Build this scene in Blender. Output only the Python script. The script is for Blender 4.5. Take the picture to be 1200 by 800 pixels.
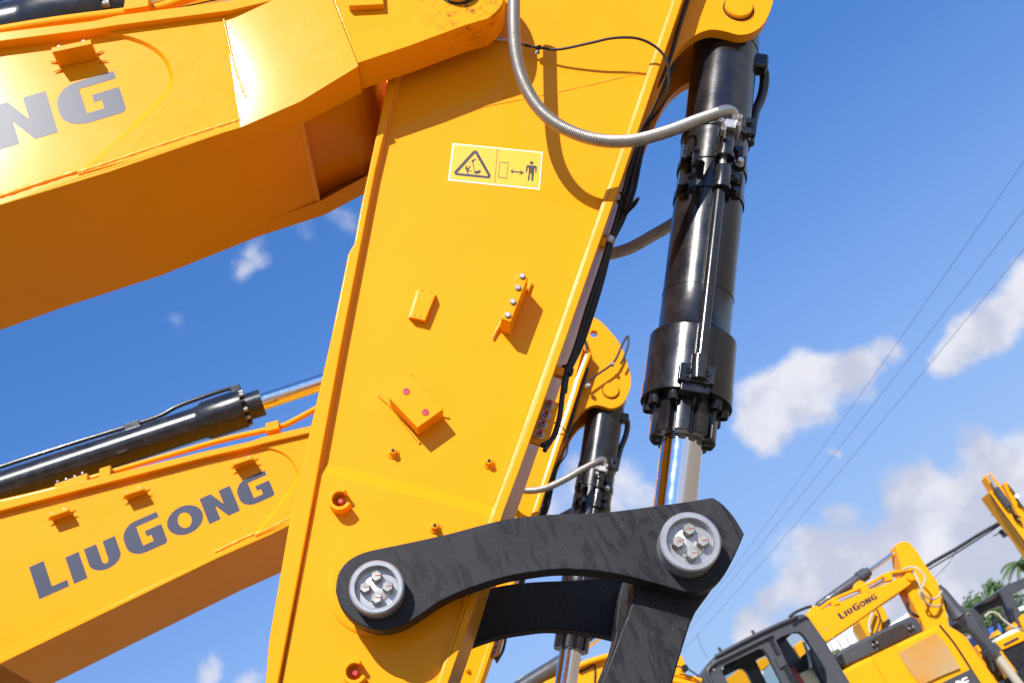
import bpy, bmesh, math, random
from mathutils import Vector, Matrix, noise
random.seed(7)
S = bpy.context.scene
for o in list(bpy.data.objects): bpy.data.objects.remove(o)
COL = S.collection
R = math.radians
# ------------------------------------------------------------------ camera
F = 1400.0; PITCH = R(23); ROLL = R(28); AZ = R(13.4)
FH = Vector((math.sin(AZ), math.cos(AZ), 0)); RH = Vector((math.cos(AZ), -math.sin(AZ), 0)); UP = Vector((0, 0, 1))
FW = math.cos(PITCH)*FH + math.sin(PITCH)*UP
VU = -math.sin(PITCH)*FH + math.cos(PITCH)*UP
CAM = Vector((0, 0, 1.6))
cr_, sr_ = math.cos(ROLL), math.sin(ROLL)
right = cr_*RH - sr_*VU
upv = sr_*RH + cr_*VU
cd = bpy.data.cameras.new('camera'); cam = bpy.data.objects.new('camera', cd); COL.objects.link(cam)
cam.matrix_world = Matrix(((right.x, upv.x, -FW.x, CAM.x), (right.y, upv.y, -FW.y, CAM.y), (right.z, upv.z, -FW.z, CAM.z), (0, 0, 0, 1)))
cd.sensor_width = 36; cd.lens = F/1200*36; cd.clip_end = 3000; cd.clip_start = 0.05
cd.dof.use_dof = True; cd.dof.focus_distance = 3.3; cd.dof.aperture_fstop = 6.3
S.camera = cam
S.view_settings.view_transform = 'Standard'; S.view_settings.look = 'None'
S.view_settings.exposure = 0.8; S.view_settings.gamma = 1.0
S.render.resolution_x = 1024; S.render.resolution_y = 682

def ray(u, v):
    return FW + (u-600)/F*right + (400-v)/F*upv
def P(u, v, y):                       # the point of the vertical plane y = const seen at pixel (u, v)
    r = ray(u, v); return CAM + r*(y/r.y)
def PZ(u, v, z):
    r = ray(u, v); return CAM + r*((z-CAM.z)/r.z)
def XZ(pts, y): return [(q.x, q.z) for q in (P(u, v, y) for u, v in pts)]
def PXM(u, v, y): return (P(u, v, y)-CAM).dot(FW)/F    # metres per pixel there

# ------------------------------------------------------------------ sun and sky
TO_SUN = Vector((-0.19, -1.0, 0.94)).normalized()
sd = bpy.data.lights.new('sun', 'SUN'); sd.energy = 4.0; sd.angle = R(0.53); sd.color = (1.0, 0.955, 0.88)
so = bpy.data.objects.new('sun', sd); COL.objects.link(so)
so.rotation_euler = (-TO_SUN).to_track_quat('-Z', 'Y').to_euler(); so.location = (0, 0, 30)

W = bpy.data.worlds.new('World'); S.world = W; W.use_nodes = True
nt = W.node_tree; nt.nodes.clear()
def nd(t, tree=None, **kw):
    n = (tree or nt).nodes.new(t)
    for k, v in kw.items(): setattr(n, k, v)
    return n
def lk(a, b, tree=None): (tree or nt).links.new(a, b)
def mth(op, a, b=None, c=None, tree=None, clamp=False):
    n = nd('ShaderNodeMath', tree, operation=op); n.use_clamp = clamp
    for i, x in enumerate((a, b, c)):
        if x is None: continue
        if isinstance(x, (int, float)): n.inputs[i].default_value = x
        else: lk(x, n.inputs[i], tree)
    return n.outputs[0]
SKY_STRENGTH = 0.07
sky = nd('ShaderNodeTexSky', sky_type='NISHITA', sun_disc=False)
sky.sun_elevation = math.asin(TO_SUN.z); sky.sun_rotation = R(189.6); sky.air_density = 1.0; sky.dust_density = 0.6; sky.ozone_density = 2.0
tc = nd('ShaderNodeTexCoord')
vdir = nd('ShaderNodeVectorMath', operation='NORMALIZE'); lk(tc.outputs['Generated'], vdir.inputs[0])
hs = nd('ShaderNodeHueSaturation'); hs.inputs['Saturation'].default_value = 1.0; hs.inputs['Value'].default_value = 1.0; hs.inputs['Hue'].default_value = 0.5
lk(sky.outputs[0], hs.inputs['Color'])
tint = nd('ShaderNodeMix', data_type='RGBA', blend_type='MULTIPLY'); tint.inputs[0].default_value = 1.0
gam = nd('ShaderNodeGamma'); lk(hs.outputs[0], gam.inputs[0]); gam.inputs[1].default_value = .72; lk(gam.outputs[0], tint.inputs[6]); tint.inputs[7].default_value = (.58, 1.22, 2.26, 1)
# clouds: soft round masses (direction, angular size, weight) broken up by noise
def blob(vec, u, v, rpx, w, asp=1.0):
    d = ray(u, v).normalized()
    n = nd('ShaderNodeVectorMath', operation='DISTANCE'); lk(vec, n.inputs[0]); n.inputs[1].default_value = d
    m = nd('ShaderNodeMapRange', interpolation_type='SMOOTHSTEP'); lk(n.outputs['Value'], m.inputs[0])
    m.inputs[1].default_value = 0.0; m.inputs[2].default_value = rpx/F; m.inputs[3].default_value = w; m.inputs[4].default_value = 0.0
    return m.outputs[0]
wn = nd('ShaderNodeTexNoise'); lk(vdir.outputs[0], wn.inputs['Vector']); wn.inputs['Scale'].default_value = 9; wn.inputs['Detail'].default_value = 6; wn.inputs['Roughness'].default_value = 0.6
wsub = nd('ShaderNodeVectorMath', operation='SUBTRACT'); lk(wn.outputs['Color'], wsub.inputs[0]); wsub.inputs[1].default_value = (.5, .5, .5)
wsc = nd('ShaderNodeVectorMath', operation='SCALE'); lk(wsub.outputs[0], wsc.inputs[0]); wsc.inputs['Scale'].default_value = 0.06
wv = nd('ShaderNodeVectorMath', operation='ADD'); lk(vdir.outputs[0], wv.inputs[0]); lk(wsc.outputs[0], wv.inputs[1])
CL = [  # u, v, radius px, weight
 (897, 503, 42, 1), (902, 470, 50, 1), (935, 475, 60, 1.05), (945, 445, 50, 1.05), (985, 445, 50, 1), (1012, 425, 42, 1), (1042, 407, 36, .95), (1065, 392, 20, .6), (870, 475, 30, .5), (1005, 455, 34, .6),
 (1105, 425, 34, .95), (1130, 400, 42, 1), (1160, 385, 46, 1), (1195, 360, 52, 1), (1225, 345, 55, 1), (1250, 370, 60, 1),
 (905, 705, 40, 1.0), (875, 740, 42, .95), (940, 690, 45, .95), (985, 680, 60, .8), (900, 770, 60, .8), (960, 740, 70, .7),
 (985, 600, 30, .6), (965, 640, 40, .7), (1010, 640, 60, .8), (1060, 600, 50, .85), (1045, 570, 40, .7), (1075, 565, 34, .9), (1100, 590, 45, .9), (1120, 640, 80, .9), (1060, 660, 80, .85),
 (1015, 700, 90, .75), (930, 650, 60, .45), (1060, 740, 120, .95), (1120, 600, 70, .8), (1080, 650, 90, .9), (1160, 560, 60, .9), (1150, 530, 45, .75), (1200, 550, 60, .9), (1200, 620, 100, .95), (1130, 510, 34, .45), (1170, 700, 120, .95), (1240, 640, 130, 1), (1090, 710, 90, .9),
 (735, 555, 42, .75), (715, 590, 50, .8), (760, 580, 40, .65), (690, 570, 50, .7), (640, 600, 60, .5), (800, 640, 60, .45),
 (298, 300, 30, .48), (288, 314, 22, .36), (345, 268, 40, .34), (395, 255, 36, .40), (215, 372, 24, .34), (225, 395, 22, .32), (245, 780, 30, .85), (290, 785, 28, .5),
 (968, 537, 10, .55), (1003, 515, 12, .5), (560, 730, 60, .3), (1290, 450, 60, .7)]
acc = None
for c in CL:
    b = blob(wv.outputs[0], *c)
    acc = b if acc is None else mth('MAXIMUM', mth('MAXIMUM', acc, b), mth('MULTIPLY', mth('ADD', acc, b), 0.72))
fn = nd('ShaderNodeTexNoise'); lk(vdir.outputs[0], fn.inputs['Vector']); fn.inputs['Scale'].default_value = 15; fn.inputs['Detail'].default_value = 10; fn.inputs['Roughness'].default_value = 0.55
# beyond the frame: scattered cloud of the same kind, low on the horizon mostly
sep = nd('ShaderNodeSeparateXYZ'); lk(vdir.outputs[0], sep.inputs[0])
gn = nd('ShaderNodeTexNoise'); lk(vdir.outputs[0], gn.inputs['Vector']); gn.inputs['Scale'].default_value = 3.2; gn.inputs['Detail'].default_value = 8; gn.inputs['Roughness'].default_value = 0.55
low = nd('ShaderNodeMapRange'); lk(sep.outputs[2], low.inputs[0]); low.inputs[1].default_value = 0.0; low.inputs[2].default_value = 0.45; low.inputs[3].default_value = 0.30; low.inputs[4].default_value = 0.0
g1 = mth('ADD', gn.outputs[0], low.outputs[0])
gm = nd('ShaderNodeMapRange', interpolation_type='SMOOTHSTEP'); lk(g1, gm.inputs[0]); gm.inputs[1].default_value = 0.56; gm.inputs[2].default_value = 0.80; gm.inputs[3].default_value = 0; gm.inputs[4].default_value = 0.85
cdist = nd('ShaderNodeVectorMath', operation='DISTANCE'); lk(vdir.outputs[0], cdist.inputs[0]); cdist.inputs[1].default_value = ray(600, 400).normalized()
away = nd('ShaderNodeMapRange', interpolation_type='SMOOTHSTEP'); lk(cdist.outputs['Value'], away.inputs[0]); away.inputs[1].default_value = 0.52; away.inputs[2].default_value = 0.75
gfar = mth('MULTIPLY', gm.outputs[0], away.outputs[0])
dens0 = mth('ADD', acc, mth('MULTIPLY', mth('SUBTRACT', fn.outputs[0], 0.5), .95))
dens = nd('ShaderNodeMapRange', interpolation_type='SMOOTHSTEP'); lk(dens0, dens.inputs[0]); dens.inputs[1].default_value = 0.10; dens.inputs[2].default_value = 0.78
inside = mth('MULTIPLY', dens.outputs[0], mth('MULTIPLY', acc, 3.0, clamp=True))
cover = mth('MAXIMUM', inside, gfar, clamp=True)
# cloud colour: bright sunlit tops, bluish-grey bodies low down
# the billows are lit from the sun's side: density here against density a little nearer the sun
fo = nd('ShaderNodeVectorMath', operation='ADD'); lk(vdir.outputs[0], fo.inputs[0]); fo.inputs[1].default_value = (UP*.022-RH*.012)
fn2 = nd('ShaderNodeTexNoise'); lk(fo.outputs[0], fn2.inputs['Vector']); fn2.inputs['Scale'].default_value = 15; fn2.inputs['Detail'].default_value = 8; fn2.inputs['Roughness'].default_value = 0.55
lit_ = mth('ADD', mth('MULTIPLY', mth('SUBTRACT', fn.outputs[0], fn2.outputs[0]), 2.2), mth('SUBTRACT', mth('MULTIPLY', sep.outputs[2], 1.3), .05))
shade = nd('ShaderNodeMapRange', interpolation_type='SMOOTHSTEP'); lk(lit_, shade.inputs[0]); shade.inputs[1].default_value = -.12; shade.inputs[2].default_value = .62
cc = nd('ShaderNodeMix', data_type='RGBA'); lk(shade.outputs[0], cc.inputs[0])
CW = 1.0/SKY_STRENGTH/1.74
cc.inputs[6].default_value = (.58*CW, .61*CW, .75*CW, 1); cc.inputs[7].default_value = (.86*CW, .86*CW, .93*CW, 1)
hz = nd('ShaderNodeMapRange', interpolation_type='SMOOTHSTEP'); lk(sep.outputs[2], hz.inputs[0])
for i_, x_ in enumerate((-.05, .52, .74, 0.0)): hz.inputs[i_+1].default_value = x_
hm_ = nd('ShaderNodeMix', data_type='RGBA'); lk(hz.outputs[0], hm_.inputs[0]); lk(tint.outputs[2], hm_.inputs[6]); hm_.inputs[7].default_value = (.47*CW, .57*CW, .74*CW, 1)
cm = nd('ShaderNodeMix', data_type='RGBA'); lk(mth('MULTIPLY', cover, .95), cm.inputs[0]); lk(hm_.outputs[2], cm.inputs[6]); lk(cc.outputs[2], cm.inputs[7])
bg = nd('ShaderNodeBackground'); bg.inputs[1].default_value = SKY_STRENGTH; lk(cm.outputs[2], bg.inputs[0])
wo = nd('ShaderNodeOutputWorld'); lk(bg.outputs[0], wo.inputs[0])

# ------------------------------------------------------------------ materials
def principled(name, base, rough=.4, metal=0, spec=.5, coat=0, coat_rough=.1, **kw):
    m = bpy.data.materials.new(name); m.use_nodes = True
    b = m.node_tree.nodes['Principled BSDF']
    b.inputs['Base Color'].default_value = (*base, 1); b.inputs['Roughness'].default_value = rough; b.inputs['Metallic'].default_value = metal
    b.inputs['Specular IOR Level'].default_value = spec; b.inputs['Coat Weight'].default_value = coat; b.inputs['Coat Roughness'].default_value = coat_rough
    return m, m.node_tree, b
def noisetex(t, scale, detail=4, rough=.5, dist=0, vec=None):
    if vec is None:
        c = nd('ShaderNodeTexCoord', t); vec = c.outputs['Object']
    n = nd('ShaderNodeTexNoise', t); n.inputs['Scale'].default_value = scale; n.inputs['Detail'].default_value = detail; n.inputs['Roughness'].default_value = rough; n.inputs['Distortion'].default_value = dist
    lk(vec, n.inputs['Vector'], t); return n.outputs[0]
def mrange(t, x, a, b, c=0, d=1):
    n = nd('ShaderNodeMapRange', t); lk(x, n.inputs[0], t)
    for i, v in enumerate((a, b, c, d)): n.inputs[i+1].default_value = v
    return n.outputs[0]
def mixc(t, fac, a, b, mode='MIX'):
    n = nd('ShaderNodeMix', t, data_type='RGBA', blend_type=mode)
    if isinstance(fac, (int, float)): n.inputs[0].default_value = fac
    else: lk(fac, n.inputs[0], t)
    for i, x in ((6, a), (7, b)):
        if isinstance(x, tuple): n.inputs[i].default_value = (*x, 1)
        else: lk(x, n.inputs[i], t)
    return n.outputs[2]
def bump(t, b, h, strength, dist, prev=None):
    n = nd('ShaderNodeBump', t); n.inputs['Strength'].default_value = strength; n.inputs['Distance'].default_value = dist
    lk(h, n.inputs['Height'], t)
    if prev is not None: lk(prev, n.inputs['Normal'], t)
    lk(n.outputs[0], b.inputs['Normal'], t)
    return n.outputs[0]

YB = (0.80, 0.302, 0.003)
def paint_yellow(name, base=YB, dirt=.5):
    m, t, b = principled(name, base, rough=.52, spec=.07, coat=.18, coat_rough=.14)
    big = noisetex(t, 2.2, 3)
    col = mixc(t, mrange(t, big, .35, .7, 0, .35), base, (base[0]*.97, base[1]*.88, base[2]*.7))
    fine = noisetex(t, 38, 6, .65)
    dust = mrange(t, fine, .60, .80, 0, .16*dirt)
    col = mixc(t, dust, col, (.45, .34, .2))
    sp = noisetex(t, 160, 2, .5)
    col = mixc(t, mrange(t, sp, .74, .78, 0, .55*dirt), col, (.16, .08, .03))
    lk(col, b.inputs['Base Color'], t)
    lk(mrange(t, noisetex(t, 6, 6, .6), .3, .75, .45, .56), b.inputs['Roughness'], t)
    # thin streaks of dirt that ran down the plates, and a few scuffs
    tc2 = nd('ShaderNodeTexCoord', t); mp2 = nd('ShaderNodeMapping', t); lk(tc2.outputs['Object'], mp2.inputs[0], t); mp2.inputs['Rotation'].default_value = (0, R(-12), 0); mp2.inputs['Scale'].default_value = (26, 6, 1.6)
    run = mrange(t, noisetex(t, 1.0, 5, .6, .3, mp2.outputs[0]), .60, .78, 0, .30*dirt)
    gate = mrange(t, noisetex(t, 1.3, 3, .5), .45, .65)
    mm = nd('ShaderNodeMath', t, operation='MULTIPLY'); lk(run, mm.inputs[0], t); lk(gate, mm.inputs[1], t)
    col = mixc(t, mm.outputs[0], col, (.30, .17, .05))
    mp3 = nd('ShaderNodeMapping', t); lk(tc2.outputs['Object'], mp3.inputs[0], t); mp3.inputs['Rotation'].default_value = (0, R(55), 0); mp3.inputs['Scale'].default_value = (5, 5, 60)
    scf = mrange(t, noisetex(t, 1.1, 3, .5, .2, mp3.outputs[0]), .74, .78, 0, .35*dirt)
    col = mixc(t, scf, col, (.50, .22, .05)); lk(col, b.inputs['Base Color'], t)
    n1 = bump(t, b, noisetex(t, 5, 3, .55), .35, .009)
    bump(t, b, noisetex(t, 420, 2, .5), .10, .0006, n1)
    return m
YEL = paint_yellow('yellow_paint')
YFAR = paint_yellow('yellow_paint_far', (.80, .335, .006), .2)
def weldmat():
    m, t, b = principled('yellow_weld', YB, rough=.46, spec=.28, coat=.28, coat_rough=.17)
    lk(mrange(t, noisetex(t, 14, 5, .6), .35, .65, .36, .62), b.inputs['Roughness'], t)
    bump(t, b, noisetex(t, 110, 3, .6), .55, .003); return m
WELD = weldmat()
def castmat():       # cast steel under the same paint: uneven, rippled surface
    m = YEL.copy(); m.name = 'yellow_casting'; t = m.node_tree; b = t.nodes['Principled BSDF']; b.inputs['Coat Roughness'].default_value = .09; b.inputs['Coat Weight'].default_value = .14
    prev = b.inputs['Normal'].links[0].from_socket
    n1 = bump(t, b, noisetex(t, 9, 4, .6, .6), .5, .007, prev)
    bump(t, b, noisetex(t, 60, 4, .6), .15, .002, n1)
    # old grease smeared round the pivot pin
    c = nd('ShaderNodeTexCoord', t); dn = nd('ShaderNodeVectorMath', t, operation='DISTANCE'); lk(c.outputs['Object'], dn.inputs[0], t)
    g0 = P(548, -2, 2.81)-Vector((-5.2, 3.21, 0)); dn.inputs[1].default_value = g0
    near = mrange(t, dn.outputs['Value'], .05, .17, 1, 0); nz = mrange(t, noisetex(t, 28, 7, .7, .8), .50, .62, 0, 1)
    mm = nd('ShaderNodeMath', t, operation='MULTIPLY'); mm.use_clamp = True; lk(near, mm.inputs[0], t); lk(nz, mm.inputs[1], t)
    src = b.inputs['Base Color'].links[0].from_socket
    lk(mixc(t, mm.outputs[0], src, (.05, .03, .015)), b.inputs['Base Color'], t)
    return m
CAST = castmat()
def black_paint(name, base=(.009, .009, .012), rough=.21, dusty=.30):
    m, t, b = principled(name, base, rough=rough, spec=.42, coat=.35, coat_rough=.07)
    f = mrange(t, noisetex(t, 14, 8, .68), .45, .72, 0, .28*dusty)
    col = mixc(t, f, base, (.22, .20, .18))
    lk(mixc(t, mrange(t, noisetex(t, 220, 3, .5), .68, .74, 0, .5*dusty), col, (.35, .32, .29)), b.inputs['Base Color'], t)
    lk(mrange(t, noisetex(t, 9, 6, .6), .3, .7, rough*.75, rough*1.5), b.inputs['Roughness'], t)
    bump(t, b, noisetex(t, 60, 5, .6), .12, .002)
    return m
BLACK = black_paint('black_gloss_paint')
def dusty_black():
    m, t, b = principled('dusty_black_paint', (.03, .03, .034), rough=.62, spec=.25)
    c = nd('ShaderNodeTexCoord', t)
    mp = nd('ShaderNodeMapping', t); lk(c.outputs['Object'], mp.inputs[0], t); mp.inputs['Rotation'].default_value = (0, R(20), 0); mp.inputs['Scale'].default_value = (6, 1, 1.5)
    st = noisetex(t, 2.6, 4, .55, 3.2, mp.outputs[0])
    base = mixc(t, mrange(t, noisetex(t, 5, 6, .6), .35, .7), (.014, .014, .018), (.026, .026, .030))
    col = mixc(t, mrange(t, st, .50, .55, 0, .7), base, (.008, .008, .010))
    col = mixc(t, mrange(t, noisetex(t, 190, 3, .6), .62, .72, 0, .38), col, (.16, .155, .15))
    lk(col, b.inputs['Base Color'], t)
    lk(mrange(t, st, .48, .6, .62, .42), b.inputs['Roughness'], t)
    bump(t, b, noisetex(t, 150, 4, .6), .10, .0015)
    return m
DUSTY = dusty_black()
RUBBER, t_, b_ = principled('black_rubber', (.015, .015, .016), rough=.5, spec=.4)
bump(t_, b_, noisetex(t_, 80, 3), .2, .002)
def steel(name, base, rough, bmp=.2):
    m, t, b = principled(name, base, rough=rough, metal=.9)
    f = noisetex(t, 30, 6, .6)
    lk(mixc(t, mrange(t, f, .4, .75, 0, .5), base, (base[0]*.55, base[1]*.5, base[2]*.45)), b.inputs['Base Color'], t)
    lk(mrange(t, f, .3, .7, rough*.8, rough*1.4), b.inputs['Roughness'], t)
    bump(t, b, noisetex(t, 120, 3), bmp, .002); return m
STEEL = steel('galvanised_steel', (.55, .54, .52), .38)
HOSE = steel('steel_spiral_guard', (.42, .40, .36), .42, .3)
COLLAR, t_, b_ = principled('grey_pin_paint', (.36, .37, .39), rough=.32, metal=.55)
lk(mixc(t_, mrange(t_, noisetex(t_, 25, 6, .6), .4, .7, 0, .6), (.42, .43, .45), (.24, .24, .25)), b_.inputs['Base Color'], t_)
CHROME, t_, b_ = principled('chrome', (.82, .82, .83), rough=.06, metal=1.0)
lk(mrange(t_, noisetex(t_, 40, 4), .3, .7, .05, .11), b_.inputs['Roughness'], t_)
BOLT = steel('zinc_bolt', (.38, .38, .37), .6)
WIRE, _, _ = principled('weathered_aluminium_wire', (.16, .17, .19), rough=.6)
RED, _, _ = principled('red_plastic', (.38, .03, .03), rough=.4)
LETTER, _, _ = principled('slate_lettering', (.026, .034, .070), rough=.5, spec=.25, coat=.1, coat_rough=.3)
INK, _, _ = principled('black_ink', (.02, .018, .03), rough=.5)
DECALY, _, _ = principled('pale_yellow_decal', (.82, .40, .02), rough=.4)
WHITE, _, _ = principled('off_white_border', (.85, .78, .55), rough=.45)
HOLE, _, _ = principled('dark_hole', (.03, .015, .008), rough=.8)
GREASE, t_, b_ = principled('greasy_yellow', (.6, .22, .02), rough=.3)
lk(mixc(t_, mrange(t_, noisetex(t_, 22, 6, .7), .42, .6), (.62, .25, .02), (.05, .03, .02)), b_.inputs['Base Color'], t_)
CABGREY = black_paint('charcoal_cab_paint', (.045, .047, .055), .42, .2)
GLASS, t_, b_ = principled('window_glass', (.75, .82, .82), rough=.03); b_.inputs['Transmission Weight'].default_value = 1.0; b_.inputs['IOR'].default_value = 1.12
MESHP, t_, b_ = principled('orange_brown_grille', (.55, .27, .07), rough=.5)
lk(mixc(t_, mrange(t_, noisetex(t_, 1.6, 3), .35, .65), (.46, .22, .035), (.40, .27, .14)), b_.inputs['Base Color'], t_)
WHITEP, _, _ = principled('white_paint', (.78, .78, .78), rough=.5)
BEIGE, _, _ = principled('beige_cloth', (.5, .42, .32), rough=.8)
BLUEP, _, _ = principled('blue_paint', (.03, .10, .38), rough=.5)
PALEG, _, _ = principled('pale_hose', (.42, .39, .31), rough=.6)
GREENG, _, _ = principled('green_grey_cladding', (.12, .20, .19), rough=.4)
LEAF, t_, b_ = principled('green_leaves', (.05, .10, .022), rough=.5)
lk(mixc(t_, noisetex(t_, 4, 3), (.035, .075, .018), (.085, .14, .03)), b_.inputs['Base Color'], t_)
BARK, _, _ = principled('bark', (.14, .10, .07), rough=.9)
CONC, t_, b_ = principled('sandy_ground', (.2, .16, .11), rough=.85)
lk(mixc(t_, noisetex(t_, .9, 8, .6), (.20, .155, .10), (.27, .215, .145)), b_.inputs['Base Color'], t_)
bump(t_, b_, noisetex(t_, 30, 6), .4, .01)

# ------------------------------------------------------------------ mesh helpers
ORG = Vector((0, 0, 0))
class MB:
    def __init__(s): s.v = []; s.f = []
    def add(s, vs, fs):
        n = len(s.v); s.v += [Vector(x) for x in vs]; s.f += [tuple(i+n for i in f) for f in fs]; return s
    def prism(s, xz, y0, y1, xz2=None):        # outline in the x-z plane, from depth y0 back to y1
        xz2 = xz2 or xz; n = len(xz)
        a = sum(xz[i][0]*xz[(i+1) % n][1]-xz[(i+1) % n][0]*xz[i][1] for i in range(n))
        if a < 0: xz = xz[::-1]; xz2 = xz2[::-1]
        yy = (lambda q, i: q[i] if isinstance(q, (list, tuple)) else q)
        if a < 0:
            if isinstance(y0, (list, tuple)): y0 = y0[::-1]
            if isinstance(y1, (list, tuple)): y1 = y1[::-1]
        vs = [(p[0], yy(y0, i), p[1]) for i, p in enumerate(xz)]+[(p[0], yy(y1, i), p[1]) for i, p in enumerate(xz2)]
        fs = [tuple(range(n)), tuple(range(2*n-1, n-1, -1))]+[(i, i+n, (i+1) % n+n, (i+1) % n) for i in range(n)]
        return s.add(vs, fs)
    def box(s, c, ax, ay, az):                 # centre and three half-extent vectors
        c = Vector(c); vs = [c+i*ax+j*ay+k*az for i in (-1, 1) for j in (-1, 1) for k in (-1, 1)]
        return s.add(vs, [(0, 1, 3, 2), (4, 6, 7, 5), (0, 4, 5, 1), (2, 3, 7, 6), (0, 2, 6, 4), (1, 5, 7, 3)])
    def lathe(s, a, d, prof, n=40, cap=True):  # prof: (distance along d from a, radius)
        a = Vector(a); d = Vector(d).normalized()
        e = d.cross(Vector((0, 1, 0)) if abs(d.y) < .9 else Vector((0, 0, 1))).normalized(); g = d.cross(e)
        b = len(s.v)
        for t, r in prof:
            for i in range(n):
                q = 2*math.pi*i/n; s.v.append(a+d*t+(e*math.cos(q)+g*math.sin(q))*max(r, 1e-5))
        for k in range(len(prof)-1):
            for i in range(n):
                j = (i+1) % n; s.f.append((b+k*n+i, b+k*n+j, b+(k+1)*n+j, b+(k+1)*n+i))
        if cap:
            s.f.append(tuple(b+i for i in range(n))[::-1]); s.f.append(tuple(b+(len(prof)-1)*n+i for i in range(n)))
        return s
    def cyl(s, a, b, r, n=20, r2=None):
        a = Vector(a); b = Vector(b); return s.lathe(a, b-a, [(0, r), ((b-a).length, r if r2 is None else r2)], n)
    def tube(s, path, r, n=10, rf=None, cap=True):
        P_ = [Vector(p) for p in path]; b = len(s.v); prev = None
        for i, p in enumerate(P_):
            d = (P_[min(i+1, len(P_)-1)]-P_[max(i-1, 0)]).normalized()
            if prev is None: e = d.orthogonal().normalized()
            else: e = (prev-d*prev.dot(d)).normalized()
            prev = e; g = d.cross(e); rr = rf(i) if rf else r
            for k in range(n):
                q = 2*math.pi*k/n; s.v.append(p+(e*math.cos(q)+g*math.sin(q))*rr)
        for i in range(len(P_)-1):
            for k in range(n):
                j = (k+1) % n; s.f.append((b+i*n+k, b+i*n+j, b+(i+1)*n+j, b+(i+1)*n+k))
        if cap:
            s.f.append(tuple(b+k for k in range(n))[::-1]); s.f.append(tuple(b+(len(P_)-1)*n+k for k in range(n)))
        return s
    def hexbolt(s, c, d, r, h, washer=True, rot=0):
        c = Vector(c); d = Vector(d).normalized()
        if washer: s.lathe(c, d, [(0, r*1.25), (h*.18, r*1.25)], 20)
        s.lathe(c, d, [(0, r), (h*.85, r), (h, r*.86)], 6); return s
    def build(s, name, mat, parent=None, bevel=0, smooth=35, seg=2):
        me = bpy.data.meshes.new(name); me.from_pydata([v-ORG for v in s.v], [], s.f)
        me.validate(); bm = bmesh.new(); bm.from_mesh(me); bmesh.ops.recalc_face_normals(bm, faces=bm.faces); bm.to_mesh(me); bm.free()
        me.polygons.foreach_set('use_smooth', [True]*len(me.polygons)); me.set_sharp_from_angle(angle=R(smooth))
        me.materials.append(mat); o = bpy.data.objects.new(name, me); COL.objects.link(o)
        if parent is not None: o.parent = parent
        if bevel:
            m = o.modifiers.new('bevel', 'BEVEL'); m.width = bevel; m.segments = seg; m.limit_method = 'ANGLE'; m.angle_limit = R(32); m.harden_normals = True
        return o
def crs(pts, n=8, closed=False):               # Catmull-Rom through points of any dimension
    N = len(pts); out = []
    rng = range(N if closed else N-1)
    for i in rng:
        g = (lambda k: pts[k % N]) if closed else (lambda k: pts[max(0, min(N-1, k))])
        p0, p1, p2, p3 = g(i-1), g(i), g(i+1), g(i+2)
        for j in range(n):
            t = j/n
            out.append(tuple(.5*((2*b)+(-a+c)*t+(2*a-5*b+4*c-d)*t*t+(-a+3*b-3*c+d)*t**3) for a, b, c, d in zip(p0, p1, p2, p3)))
    if not closed: out.append(tuple(pts[-1]))
    return out
def circ(c, r, n=32, a0=0, a1=360):
    return [(c[0]+r*math.cos(R(a0+(a1-a0)*i/n)), c[1]+r*math.sin(R(a0+(a1-a0)*i/n))) for i in range(n if a1-a0 == 360 else n+1)]
def holes(name, loops, y0, y1, mat, parent=None, bevel=0):   # plate with openings; loops of (x, z)
    cu = bpy.data.curves.new('c', 'CURVE'); cu.dimensions = '2D'; cu.fill_mode = 'BOTH'; cu.extrude = abs(y1-y0)/2
    for L in loops:
        sp = cu.splines.new('POLY'); sp.points.add(len(L)-1); sp.use_cyclic_u = True
        for i, p in enumerate(L): sp.points[i].co = (p[0], p[1], 0, 1)
    co = bpy.data.objects.new('c', cu); COL.objects.link(co)
    dg = bpy.context.evaluated_depsgraph_get(); me = bpy.data.meshes.new_from_object(co.evaluated_get(dg))
    bpy.data.objects.remove(co); me.name = name
    for v in me.vertices: v.co = Vector((v.co.x, (y0+y1)/2-v.co.z, v.co.y))-ORG
    bm = bmesh.new(); bm.from_mesh(me); bmesh.ops.remove_doubles(bm, verts=bm.verts, dist=1e-5); bmesh.ops.recalc_face_normals(bm, faces=bm.faces); bm.to_mesh(me); bm.free()
    me.polygons.foreach_set('use_smooth', [True]*len(me.polygons)); me.set_sharp_from_angle(angle=R(35))
    me.materials.clear(); me.materials.append(mat); o = bpy.data.objects.new(name, me); COL.objects.link(o)
    if parent is not None: o.parent = parent
    if bevel:
        m = o.modifiers.new('bevel', 'BEVEL'); m.width = bevel; m.segments = 2; m.limit_method = 'ANGLE'; m.angle_limit = R(40); m.harden_normals = True
    return o
def thing(name, label, cat, loc, group=None):
    o = bpy.data.objects.new(name, None); COL.objects.link(o); o.location = loc; o.empty_display_size = .3
    o['label'] = label; o['category'] = cat
    if group: o['group'] = group
    return o
def tag(o, label=None, cat=None, group=None, kind=None):
    for k, v in (('label', label), ('category', cat), ('group', group), ('kind', kind)):
        if v: o[k] = v
    return o
def copy_tree(o, parent=None, done=None):
    c = o.copy(); COL.objects.link(c); c.parent = parent
    if done is not None: done[o.name] = c
    for ch in [x for x in bpy.data.objects if x.parent == o]: copy_tree(ch, c, done)
    return c

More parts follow.
